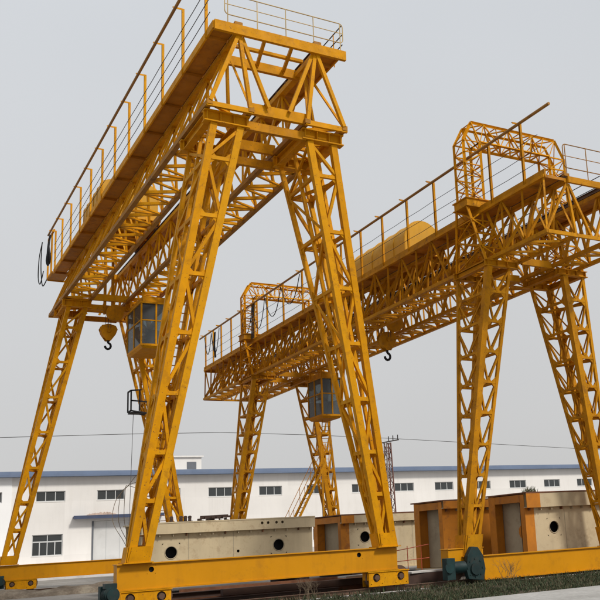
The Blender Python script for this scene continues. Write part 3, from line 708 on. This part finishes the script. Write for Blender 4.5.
# cross ties between the two girders
def tie(name, T, x0, x1, y, z, wd, h, prof='channel', mt='yellow', side=(0, 1, 0)): return member(name, T, T.o, (x0, y, z), (x1, y, z), wd, h, prof, mt, side)
tie('end_tie', c1, 8.30, 12.86, 24.56, 17.655, .12, .33, 'box'); tie('top_tie', c1, 9.05, 11.9, 26.3, 17.57, .14, .32, 'box'); tie('top_tie', c1, 9.05, 11.9, 52.6, 17.57, .14, .3, 'box')
for x in (10.0, 10.95): member('tie_brace', c1, c1.o, (x, 24.63, 17.6), (x+.35, 26.22, 17.59), .12, .1, 'angle')
tie('ladder_tie', c1, 9.3, 11.65, 25.4, 17.6, .12, .1, 'angle')
for y in (24.85, 27.5, 48.7, 51.3):
    tie('lower_tie', c1, 9.50, 11.44, y, 15.18, .14, .36, 'box'); tie('lower_tie', c1, 9.45, 11.49, y+.18, 14.66, .16, .28, 'channel', 'yellow_old')
m = MB()
for x in (9.10, 11.84): m.box(x-.13, x+.13, 24.55, 24.7, 17.84, 17.95)
m.build('rail_stop', 'yellow_brown', c1)
for sx in (-1, 1):                                             # end frame of each girder, the open triangle facing the camera
    for yy, nm in ((24.66, 'end_post'), (52.86, 'end_post')):
        x = 10.47
        for o_ in (2.30, .96, -.55 if False else .96): pass
        member('end_brace', c1, c1.o, (x+sx*1.37, yy, 17.5), (x+sx*2.28, yy, 15.1), .13, .12, 'angle', 'yellow', (0, 1, 0))
        member('end_brace', c1, c1.o, (x+sx*1.30, yy+.02, 17.5), (x+sx*.98, yy+.02, 15.1), .13, .12, 'angle', 'yellow', (0, 1, 0))
        member('end_brace', c1, c1.o, (x+sx*1.22, yy+.05, 17.5), (x+sx*.35, yy+.05, 15.25), .125, .115, 'angle', 'yellow', (0, 1, 0))
        member('end_chord', c1, c1.o, (x+sx*.9, yy+.03, 15.0), (x+sx*2.4, yy+.03, 15.0), .10, .16, 'channel', 'yellow', (0, 1, 0))
rail_loop(c1, wk, 8.65, 12.80, 24.58, 17.82, 18.86, n=5)
# railing along the right-hand walkway
for k in range(3): m = MB(); z = 18.1+.36*k; m.tube([(12.78, 24.6, z), (12.78, 52.8, z)], .02, 5); m.build('side_rail', 'wire_dark', c1, wk2)
for y in C1['posts'][1:]: member('railing_post', c1, wk2, (12.78, y, 17.6), (12.78, y, 18.85), .04, .04, 'tube', 'yellow')
# sill beams, wheels, drives
sill(c1, P, 26.35, 5.96, 14.80, .68, 1.41, .2, [(6.9, 1.22, .075), (13.42, 1.22, .075)])
sill(c1, P, 50.0, 5.4, 15.2, .68, 1.40, .2, [])
for y in (26.35, 50.0):
    bogie(c1, P, 6.75, y, .675, motor=-1, hood_w=1.4); bogie(c1, P, 14.45, y, .675, motor=0, hood_w=1.45)
m = MB(); m.box(5.95, 6.05, 26.0, 26.7, .3, .66); m.build('rail_guard', 'yellow_old', c1)
cabin(c1, P, 11.35, 12.85, 45.4, 48.3, 11.95, 14.25)
for y in (45.6, 48.1):
    for x in (11.5, 12.7): member('cabin_hanger', c1, c1.o, (x, y, 14.2), (x, y, 15.0), .1, .1, 'angle')
trolley('hoist_trolley', P, 44.2, 48.9, 'yellow hooded winch trolley with hanging hook on the front crane', 2.1, 13.35, False)
# cable bundle and loop hanging from the far end of the collector pole
def smooth(pts, n=6):
    pts = [V(p) for p in pts]; out = []
    for i in range(len(pts)-1):
        p0, p1, p2_, p3_ = pts[max(i-1, 0)], pts[i], pts[i+1], pts[min(i+2, len(pts)-1)]
        for k in range(n): t = k/n; out.append(.5*((2*p1)+(p2_-p0)*t+(2*p0-5*p1+4*p2_-p3_)*t*t+(3*p1-p0-3*p2_+p3_)*t**3))
    return out+[pts[-1]]
def cables(T, wk, items, r=.03, mt='black'):
    for pts in items: m = MB(); m.tube(pts, r, 6); m.build('cable', mt, T, wk)
def loop(a, b, sag, n=12): 
    a, b = V(a), V(b); return [lerp(a, b, k/n)-V((0, 0, sag*4*(k/n)*(1-k/n))) for k in range(n+1)]
cables(c1, wk, [smooth([(8.05, 53.0+.05*k, 19.85), (8.0+.05*random.uniform(-1, 1), 52.95+.09*k, 19.2), (8.0+.06*random.uniform(-1, 1), 52.85+.13*k, 18.45), (8.02, 53.1+.05*k, 18.15), (8.06, 53.2+.04*k, 18.6)]) for k in range(7)], .055)
cables(c1, wk, [smooth([(7.9, 54.9, 20.0), (7.85, 55.6, 19.2), (7.85, 55.7, 18.0), (7.9, 55.2, 17.5), (8.0, 54.8, 18.2)]), smooth([(7.9, 55.0, 20.0), (7.9, 55.2, 19.0), (7.95, 55.3, 18.1), (8.0, 54.9, 17.3), (8.1, 54.2, 17.5)])], .03)
m = MB()
for (a, b) in (((8.2, 53.0, 17.65), (8.2, 54.6, 17.65)), ((8.2, 54.6, 17.65), (8.2, 54.6, 20.1)), ((8.2, 54.6, 20.1), (8.2, 52.7, 20.1)), ((8.2, 53.4, 17.65), (8.2, 53.4, 20.1)), ((9.2, 54.6, 17.6), (8.2, 54.6, 17.6)), ((9.2, 54.6, 17.6), (9.2, 52.9, 17.6))): m.mem(a, b, .09)
m.build('end_platform_frame', 'yellow', c1, wk)
m = MB(); m.box(8.25, 9.1, 52.95, 54.55, 17.6, 17.63); m.build('deck_panel', 'walk_under', c1, wk)
# black inspection cage on the far right leg, with its drop wire
m = MB(); cx, cy, cz = 12.1, 48.9, 9.1
for a, b in (((-.35, 0, 0), (.55, 0, -.12)), ((-.35, .7, 0), (.55, .7, -.12)), ((-.35, 0, 1.1), (.2, 0, 1.15)), ((-.35, 0, 0), (-.35, 0, 1.1)), ((-.35, .7, 0), (-.35, .7, 1.1)), ((-.35, 0, .55), (.5, 0, .5)), ((.1, 0, 0), (.1, 0, 1.1)), ((-.35, 0, 1.1), (-.35, .7, 1.1)), ((-.35, 0, 0), (-.35, .7, 0))): m.mem(V((cx, cy, cz))+V(a), V((cx, cy, cz))+V(b), .07)
m.box(cx-.35, cx+.55, cy, cy+.7, cz-.12, cz-.06); m.build('inspection_cage', 'black', c1)
cables(c1, c1.o, [[(11.95, 49.2, 9.0), (11.85, 49.2, 5), (11.75, 49.2, 1.5)]], .014, 'wire_dark')
# loose wires by the foot of the near left leg
cables(c1, c1.o, [smooth([(6.62+.03*k, 26.8, 3.9-.2*k), (6.42, 26.95, 3.6), (6.10+.13*k, 27.0, 3.2+.15*k), (6.02+.16*k, 27.0, 2.6), (6.3+.09*k, 26.8, 2.0), (6.5+.04*k, 26.75, 1.5)]) for k in range(3)], .008, 'dry_twig')
# ladder inside the near left leg
m = MB(); f = lambda t, dx: lerp((6.75+dx, 26.55, 1.6), (8.75+dx, 26.9, 14.4), t)
for dx in (-.2, .2): m.mem(f(0, dx), f(1, dx), .05)
for k in range(46): m.mem(f(k/46, -.2), f(k/46, .2), .03)
o = m.build('ladder', 'yellow_old', c1)
m = MB(); f = lambda t, dx: lerp((14.1+dx, 50.3, 1.6), (12.2+dx, 50.3, 14.4), t)
for dx in (-.2, .2): m.mem(f(0, dx), f(1, dx), .05)
for k in range(46): m.mem(f(k/46, -.2), f(k/46, .2), .03)
o = m.build('ladder', 'yellow_old', c1)

# ---- right-hand crane
C2 = dict(xc=21.0, mt='yellow_old', lowmt='yellow_old', leg_dt=1.0, leg_db=.17, leg_zt=11.12, leg_zb=.94, cscale=lambda i, sg: 1.0 if i in ((0, 2) if sg < 0 else (1, 3)) else .5, mid=False, leg_chord=.23, leg_brace=.085, gusset=.7, gnotch=False, boxchord=True,
          levels=[10.2, 9.1, 8.0, 6.9, 5.8, 4.7, 3.65, 2.6], ind=lambda near, i: near, wide=(), wide_n=0, xbr='K', diaph=True,
          y0=22.1, y1=58.8, zl=11.45, za=13.40, ap=1.02, lo=2.04, li=.78, we=1.99, gchord=.15, gbrace=.10, panels=30, vert=True,
          pole_z=15.72, pole_dx=.18, pole_y0=21.3, hook_t=.70, sheave_dz=.35, hood_w=.95, bd=.85, hz=1)
P = C2
c2 = Thing('gantry_crane', (21.0, 40, 0), 'lower yellow lattice gantry crane with portal arches above its bridge, behind on the right', 'crane', 'yellow gantry cranes')
C2['posts'] = [22.15]+[23.15+2.05*i for i in range(0, 17)]+[58.75]
for near, y in ((True, 26.35), (False, 50.0)):
    for s_ in (-1, 1): build_leg(c2, c2, P, 2.24, 1.30, 3.52, 3.06, y, near, s_)
for s_ in (-1, 1): girder(c2, P, s_)
wk = walkway(c2, P, -1); wk2 = walkway(c2, P, 1)
busbar_rail(c2, P, [23.15, 25.1, 29.0, 31.2, 33.4, 35.5, 37.6, 39.8, 42.3, 44.9, 47.3, 49.3, 51.3, 53.4, 55.3, 56.9, 58.5], wk)
for y in (26.35, 50.0):
    for s_ in (-1, 1):
        m = MB(); xa, xb = 21+s_*.9, 21+s_*2.42; xa, xb = min(xa, xb), max(xa, xb)
        for yy in (y-1.02, y+1.02):
            m.mem((xa, yy, 11.24), (xb, yy, 11.24), .22, .24, 'ibeam', (0, 1, 0))
            for k in range(4): x = xa+.1+(xb-xa-.2)*k/3; m.box(x-.01, x+.01, yy-.1, yy+.1, 11.14, 11.34)
        for x in (xa+.15, xb-.15): m.mem((x, y-.9, 11.242), (x, y+.9, 11.242), .2, .22, 'ibeam', (1, 0, 0))
        m.build('saddle', 'yellow_old', c2)
    for yy in (y-1.0, y+1.0): tie('lower_tie', c2, 20.3, 21.7, yy, 11.47, .12, .26, 'box', 'yellow_old')
tie('end_tie', c2, 19.98, 23.0, 22.04, 13.42, .10, .22, 'box', 'yellow_old'); tie('end_tie', c2, 19.0, 23.0, 58.84, 13.42, .10, .22, 'box', 'yellow_old')
for y in (22.12, 58.8): tie('lower_tie', c2, 18.95, 23.05, y, 11.44, .08, .13, 'channel', 'yellow_old')
for sx in (-1, 1):
    for yy in (22.14, 58.76):
        for o_, q in ((2.04, 1.02), (.78, 1.02), (.1, .95)): member('end_brace', c2, c2.o, (21+sx*q, yy, 13.3), (21+sx*o_, yy+.02*o_, 11.5), .09, .085, 'angle', 'yellow_old', (0, 1, 0))
m = MB()
for x in (19.98, 22.02): m.box(x-.11, x+.11, 22.05, 22.2, 13.56, 13.66)
m.build('rail_stop', 'yellow_brown', c2)
rail_loop(c2, wk, 19.9, 23.0, 22.06, 13.55, 14.75, n=4, mt='pole_brown')
for k in range(3): m = MB(); z = 13.9+.36*k; m.tube([(22.98, 22.1, z), (22.98, 58.7, z)], .018, 5); m.build('side_rail', 'wire_dark', c2, wk2)
for y in C2['posts'][1:]: member('railing_post', c2, wk2, (22.98, y, 13.4), (22.98, y, 14.65), .035, .035, 'tube', 'yellow_old')
# portal arches: square lattice frames standing on the leg heads
def lattice_run(m, S0, S1, n, cw, bw):
    """square lattice between two quads of corner points"""
    for i in range(4): m.mem(S0[i], S1[i], cw, cw, 'angle', (S0[i]-(S0[(i+2) % 4])))
    for i in range(4):
        j = (i+1) % 4
        for k in range(n):
            a, b = (i, j) if (k+i) % 2 else (j, i)
            m.mem(lerp(S0[a], S1[a], k/n), lerp(S0[b], S1[b], (k+1)/n), bw, bw*.8, 'angle', (0, 1, 0)); m.mem(lerp(S0[i], S1[i], k/n), lerp(S0[j], S1[j], k/n), bw, bw*.9, 'angle')
for y in (26.35, 50.0):
    d = .33; m = MB()
    def rq(pts): return [V(p) for p in pts]
    xs = [(18.52, 19.30), (22.70, 23.48)]
    for s_, (xo, xi) in ((-1, (18.52, 19.30)), (1, (23.48, 22.70))):
        A = rq([(xo, y-d, 13.95), (xi, y-d, 13.95), (xi, y+d, 13.95), (xo, y+d, 13.95)])
        B = rq([(xo, y-d, 16.35), (xi, y-d, 16.35), (xi, y+d, 16.35), (xo, y+d, 16.35)])
        D = rq([(xo+(-s_)*.42, y-d, 17.12), (xi, y-d, 16.352), (xi, y+d, 16.352), (xo+(-s_)*.42, y+d, 17.12)])
        lattice_run(m, A, B, 5, .10, .05); lattice_run(m, B, D, 1, .10, .05)
        # flare below the collar down to the leg head
        L = rq([(21+s_*2.30, y-1.0, 11.36), (21+s_*1.35, y-1.0, 11.36), (21+s_*1.35, y+1.0, 11.36), (21+s_*2.30, y+1.0, 11.36)])
        U = rq([(xo-(-s_)*.06, y-d-.06, 13.62), (xi, y-d-.06, 13.62), (xi, y+d+.06, 13.62), (xo-(-s_)*.06, y+d+.06, 13.62)])
        lattice_run(m, L, U, 4, .11, .06)
        q = MB(); a, b = min(xo, xi)-.1, max(xo, xi)+.1; q.box(a, b, y-d-.1, y+d+.1, 13.64, 13.93); q.box(a-.05, b+.05, y-d-.15, y+d+.15, 13.92, 13.96); q.box(a-.05, b+.05, y-d-.15, y+d+.15, 13.61, 13.65); q.build('portal_collar', 'yellow_old', c2)
    A = rq([(18.94, y-d, 17.12), (19.30, y-d, 16.352), (19.30, y+d, 16.352), (18.94, y+d, 17.12)]); B = rq([(23.06, y-d, 17.12), (22.70, y-d, 16.352), (22.70, y+d, 16.352), (23.06, y+d, 17.12)])
    lattice_run(m, A, B, 7, .10, .05)
    o = m.build('portal_arch', 'yellow', c2); o['kind'] = 'stuff'
# sill, wheels and teal drive at the visible end
sill(c2, P, 26.35, 18.2, 25.2, .10, .92, .2, []); sill(c2, P, 50.0, 17.0, 25.0, .10, .92, .2, [])
for x0, x1 in ((16.75, 18.18), (25.22, 26.2)):
    m = MB(); m.box(x0, x1, 26.12, 26.58, .62, 1.18); m.box(x0-.02, x1+.02, 26.08, 26.62, 1.18, 1.21); m.build('sill_end', 'yellow_sill', c2, None, .02)
    for xx in (x0+.28, x1-.35):
        q = MB(); q.cyl((xx, 26.27, .48), (xx, 26.43, .48), .31, 24); q.cyl((xx, 26.23, .48), (xx, 26.27, .48), .35, 24); q.build('wheel', 'rail_steel', c2)
q = MB(); 
vs = [(17.62+a, 26.0, b) for a, b in ((-.30, .2), (.30, .12), (.40, .5), (.33, .95), (.14, 1.22), (-.1, 1.25), (-.30, .95), (-.38, .5))]; vs = vs+[(x, 25.8, z) for x, _, z in vs]
q.add((vs, [tuple(range(8))[::-1], tuple(range(8, 16))]+[(i, (i+1) % 8, 8+(i+1) % 8, 8+i) for i in range(8)])); q.cyl((17.6, 25.74, .52), (17.6, 25.8, .52), .2, 18)
for k in range(8): a = k*.785; q.cyl((17.6+.30*math.cos(a), 25.78, .55+.30*math.sin(a)), (17.6+.30*math.cos(a), 25.8, .55+.30*math.sin(a)), .03, 6)
q.build('gear_case', 'teal', c2, None, .015)
q = MB(); q.cyl((16.75, 25.95, .60), (17.24, 25.95, .60), .2, 20); q.box(16.42, 16.75, 25.72, 26.02, .22, .92); q.cyl((16.5, 25.66, .6), (16.5, 25.72, .6), .16, 16); q.build('drive_motor', 'teal', c2, None, .012)
cabin(c2, P, 21.7, 22.95, 46.1, 48.0, 8.62, 10.85)
for y in (46.3, 47.8):
    for x in (21.8, 22.8): member('cabin_hanger', c2, c2.o, (x, y, 10.8), (x, y, 11.5), .08, .08, 'angle', 'yellow_old')
# ladder under the cabin and the slanting stair to the far right leg
m = MB()
for x in (22.05, 22.55): m.mem((x-.1, 47.2, 5.0), (x+.15, 47.2, 8.5), .04)
for k in range(15): z = 5.1+k*.235; d = (z-5)/3.5*.25-.1; m.mem((22.05+d, 47.2, z), (22.55+d, 47.2, z), .03)
m.build('ladder', 'yellow_old', c2)
st = Thing('access_stair', (19.3, 48.3, 0), 'slanting steel stair with handrails by the far leg of the right crane', 'stair')
a0, a1 = V((19.2, 48.3, 0)), V((22.7, 48.3, 6.2))
for dy in (-.35, .35):
    member('stringer', st, st.o, a0+V((0, dy, 0)), a1+V((0, dy, 0)), .05, .13, 'channel', 'yellow_old', (0, 1, 0))
    for h in (.55, 1.05): member('handrail', st, st.o, a0+V((0, dy, h)), a1+V((0, dy, h)), .035, .035, 'tube', 'yellow_old')
    for k in range(6): p = lerp(a0, a1, k/5); member('baluster', st, st.o, p+V((0, dy, 0)), p+V((0, dy, 1.05)), .035, .035, 'tube', 'yellow_old')
for k in range(1, 24): p = lerp(a0, a1, k/24); member('tread', st, st.o, p+V((0, -.33, 0)), p+V((0, .33, 0)), .2, .02, 'box', 'yellow_old', (1, 0, 0))
member('prop', st, st.o, (22.6, 48.3, 0), (22.6, 48.3, 6.1), .1, .1, 'angle', 'yellow_old')
trolley('hoist_trolley', P, 33.0, 38.8, 'round-topped yellow winch trolley on the right crane bridge', 1.68, 11.0, True)
# festoon cables along the posts
fy = [58.3, 56.9, 55.3, 53.4, 51.3, 49.3, 47.3, 44.9, 42.3, 39.8, 37.6, 35.5]
cables(c2, wk, [loop((18.85, a, 15.6), (18.85, b, 15.6), s_) for a, b, s_ in zip(fy[:-1], fy[1:], (1.3, 1.5, .9, .5, 1.5, 1.6, 1.4, 1.3, .7, .9, .6)) if s_ not in (.9, .5, .7, .6)], .024)
cables(c2, wk, [[(18.83, 49.3-.14*k, 15.65), (18.8, 49.4-.16*k, 14.8), (18.86, 49.5-.13*k, 13.6)] for k in range(4)], .025)
cables(c2, wk, [[(18.83, 56.2-.1*k, 15.5), (18.8, 56.25-.1*k, 14.6), (18.86, 56.2-.1*k, 13.8)] for k in range(3)], .03)

# ------------------------------------------------------------------ finished box girders lying in the yard
def box_girder(x0, x1, y0, dep, zb, zt, label, holes, lip=.45, left_open=True, orange=.42, slots=()):
    T = Thing('box_girder', (x0, y0+dep/2, 0), label, 'girder', 'cream box girders in the yard')
    m = MB(); plate_holes(m, x0+.02, x1-.02, zb+.05, zt-.05, y0, .025, holes); m.build('web', 'cream', T)
    m = MB(); m.box(x0+.02, x1-.02, y0+dep-.025, y0+dep, zb+.05, zt-.05); m.build('web', 'cream', T)
    m = MB(); m.box(x0-.05, x1+.05, y0-.22, y0+dep+.22, zt-.05, zt); m.build('top_flange', 'rust_top' if left_open else 'cream', T)
    if lip: m = MB(); plate_holes(m, x0-.04, x1+.04, zt-lip, zt-.052, y0-.205, .03, slots); m.box(x0-.04, x1+.04, y0-.175, y0-.002, zt-lip, zt-lip+.03); m.build('edge_plate', 'cream', T)
    m = MB(); m.box(x0-.02, x1+.02, y0-.12, y0+dep+.12, zb, zb+.05); m.build('bottom_flange', 'cream', T)
    n = max(3, int((x1-x0)/.5))
    for i in range(n):                                      # small brackets under the edge plate
        x = x0+.15+(x1-x0-.3)*i/(n-1); q = MB(); q.box(x-.015, x+.015, y0-.15, y0-.003, zt-lip-.11, zt-lip-.002); q.build('bracket', 'cream_grey' if i % 3 else 'rust_top', T)
    for x, s_ in ((x0, 1), (x1, -1)):                       # recessed end diaphragm, painted end frames
        xd = x+s_*.45; m = MB(); m.box(min(xd, xd+.02*s_), max(xd, xd+.02*s_), y0+.03, y0+dep-.03, zb+.06, zt-.06)
        d_ = m.build('end_diaphragm', 'cream_grey', T)
        if s_ > 0 and left_open:
            for yy in (y0-.012, y0+dep-.31): m = MB(); m.box(x-.012, x+orange, yy, yy+.32 if yy > y0 else y0-.002, zb+.06, zt-lip-.003 if yy < y0 else zt-.06); m.build('end_frame', 'primer_orange', T)
            m = MB(); m.box(x-.015, x+.0, y0+.0, y0+.26, zb+.06, zt-.08); m.box(x-.014, x+.02, y0+dep-.40, y0+dep+.01, zb+.06, zt-.08); m.box(x-.016, x+.1, y0+.27, y0+dep-.41, zt-.36, zt-.08); m.build('end_frame', 'primer_orange', T)
            m = MB(); m.box(x-.06, x+orange*1.4, y0-.235, y0-.207, zt-lip-.01, zt-.06); m.build('end_cap', 'primer_orange', T)
    for k in range(2):
        xx = x0+.6+(x1-x0-1.2)*k; m = MB(); m.box(xx-.25, xx+.25, y0-.3, y0+dep+.3, .0, zb-.002); m.build('timber_block', 'dark_steel', T)
    x = x0+1.9
    while x < x1-.5:                                        # raised weld seams down the web
        if all(abs(x-h[0]) > h[2]+.1 for h in holes): m = MB(); m.box(x-.012, x+.012, y0-.007, y0-.001, zb+.06, zt-lip-.01); m.build('weld_seam', 'cream_grey', T)
        x += 1.9
    for cx, cz, r in holes:
        if r > .12:
            n_ = 24; m = MB(); pts = [(cx+(r+.02)*math.cos(2*math.pi*i/n_), y0-.006, cz+(r+.02)*math.sin(2*math.pi*i/n_)) for i in range(n_+1)]; m.tube(pts, .018, 5); m.build('hole_rim', 'cream_grey', T)
            m = MB(); m.cyl((cx, y0+.35, cz), (cx, y0+.37, cz), r*2.2, 16); m.build('hole_shade_disc', 'black', T)  # added black disc, paints the darkness seen through the web hole
    return T
box_girder(9.35, 16.75, 37.0, 2.6, .3, 2.80, 'long cream box girder with two round holes behind the near left crane leg', [(10.54, 1.60, .23), (13.35, 1.5, .06), (15.16, 1.66, .23)], .46, False, slots=[(14.35, 2.6, .06), (14.62, 2.6, .06), (15.0, 2.6, .06), (15.27, 2.6, .06)])
box_girder(18.62, 29.5, 38.0, 2.95, .3, 2.84, 'cream box girder with rusty top and orange end post behind the near right crane leg', [(19.85, 1.78, .24), (23.5, 1.78, .24)], .40)
box_girder(19.97, 31.0, 31.4, 2.2, .3, 3.06, 'cream box girder with orange painted open end left of the right crane leg', [(23.2, 1.8, .25)], .35, orange=2.5)
DG = box_girder(21.22, 34.0, 27.55, 2.3, .3, 3.08, 'nearest cream box girder with one round hole behind the right crane sill', [(22.56, 1.74, .21), (27.5, 1.74, .21)], .58)
m = MB(); m.cyl((21.36, 27.95, 1.62), (21.40, 27.95, 1.62), .26, 22); m.build('orange_disc', 'primer_orange', DG)
m = MB(); m.box(21.36, 21.62, 27.82, 28.05, .42, 2.7); m.build('slot_shade_block', 'black', DG)  # solid black block imitating the shade in a slot

# rusty lugs and a bracket pile on top of the left girder
for i, x in enumerate((10.62, 11.02, 11.20, 11.38)):
    q = MB(); q.box(x-.05, x+.05, 37.2, 37.32, 2.802, 2.98); q.box(x-.09, x+.09, 37.15, 37.37, 2.802, 2.83); q.cyl((x, 37.19, 2.98), (x, 37.33, 2.98), .06, 12)
    top_mesh('steel_lug', q, 'dark_steel', (x, 37.26, 2.8), ['small dark lug standing alone on the left cream girder', 'left one of three small dark lugs on the left cream girder', 'middle one of three small dark lugs on the left cream girder', 'right one of three small dark lugs on the left cream girder'][i], 'lug', 'lugs on the left girder')
q = MB()
for k in range(9): x = 11.9+.13*k+random.uniform(-.03, .03); z = 2.805+.06*(k % 2); q.mem((x, 37.1, z+.05), (x+random.uniform(-.1, .2), 37.7, z+.06), .09, .09, 'angle')
q.mem((11.8, 37.2, 2.93), (13.15, 37.25, 2.95), .08, .08, 'angle'); q.mem((11.9, 37.5, 2.98), (13.1, 37.45, 3.0), .08, .08, 'angle')
top_mesh('bracket_pile', q, 'dark_steel', (12.5, 37.4, 2.8), 'low pile of dark rusty brackets on the left cream girder', 'steel pile')
vs = []; fs = []
for i in range(60):
    x, y = 21.55+random.gauss(0, .14), 27.6+random.gauss(0, .08); h = random.uniform(.08, .26); lx = random.gauss(0, .1); b = len(vs)
    vs += [(x-.02, y, 3.075), (x+.02, y, 3.075), (x+lx, y+random.gauss(0, .05), 3.08+h)]; fs.append((b, b+1, b+2))
m = MB(); m.add((vs, fs)); top_mesh('weed_tuft', m, 'grass', (21.55, 27.6, 3.08), 'small dark weed tuft growing on the nearest cream girder', 'weed')

# stack of dark steel under and behind the front crane sill
rows = [(27.35, .02, 6.8, 13.2, .26, .22), (27.75, .02, 8.0, 15.4, .24, .24), (28.15, .02, 7.2, 14.0, .26, .2), (28.6, .02, 9.0, 16.4, .24, .26), (29.05, .02, 7.0, 15.0, .26, .24),
        (27.55, .262, 9.4, 15.9, .22, .2), (28.0, .262, 7.6, 13.6, .24, .18), (28.5, .29, 8.4, 16.2, .2, .22), (28.95, .27, 10.0, 15.6, .22, .2)]
for i, (y, z, xa, xb, wd, h) in enumerate(rows):
    q = MB(); s_ = random.uniform(-.12, .12); q.mem((xa, y, z+h/2), (xb, y+s_, z+h/2), wd, h, ('ibeam', 'channel', 'box')[i % 3], (0, 1, 0))
    top_mesh('steel_beam', q, ('dark_steel', 'rust_top', 'dark_steel')[i % 3], ((xa+xb)/2, y, z), 'dark rusty steel beam lying in the stack behind the front crane sill', 'steel beam', 'stacked steel beams')
for i, (xa, xb, y, z, lb) in enumerate(((16.0, 17.45, 27.6, .46, 'pale board lying on dark steel left of the teal drive motor'), (13.35, 14.3, 27.3, .50, 'pale board lying on the steel stack by the near right wheel bogie'))):
    q = MB(); q.mem((xa, y, z+.03), (xb, y+.12, z+.03), .5, .06, 'box', (0, 1, 0)); top_mesh('pale_board', q, 'pale_board', (xa, y, z), lb, 'board', 'pale boards')
q = MB(); q.box(15.75, 17.5, 27.42, 28.3, .012, .455); top_mesh('steel_block', q, 'dark_steel', (16.6, 27.8, 0), 'dark steel block under the pale board left of the teal drive motor', 'steel block', bevel=.02)
rb_ = Thing('red_barrier', (18.2, 30.2, 0), 'small thin red barrier frame in front of the cream girders', 'barrier')
for a, b in (((17.55, 30.2, .0), (17.55, 30.2, 1.35)), ((18.15, 30.2, .0), (18.15, 30.2, 1.38)), ((17.1, 30.2, 1.2), (18.5, 30.2, 1.36)), ((17.1, 30.2, .8), (18.5, 30.2, .86))): member('bar', rb_, rb_.o, a, b, .03, .03, 'tube', 'red_paint')
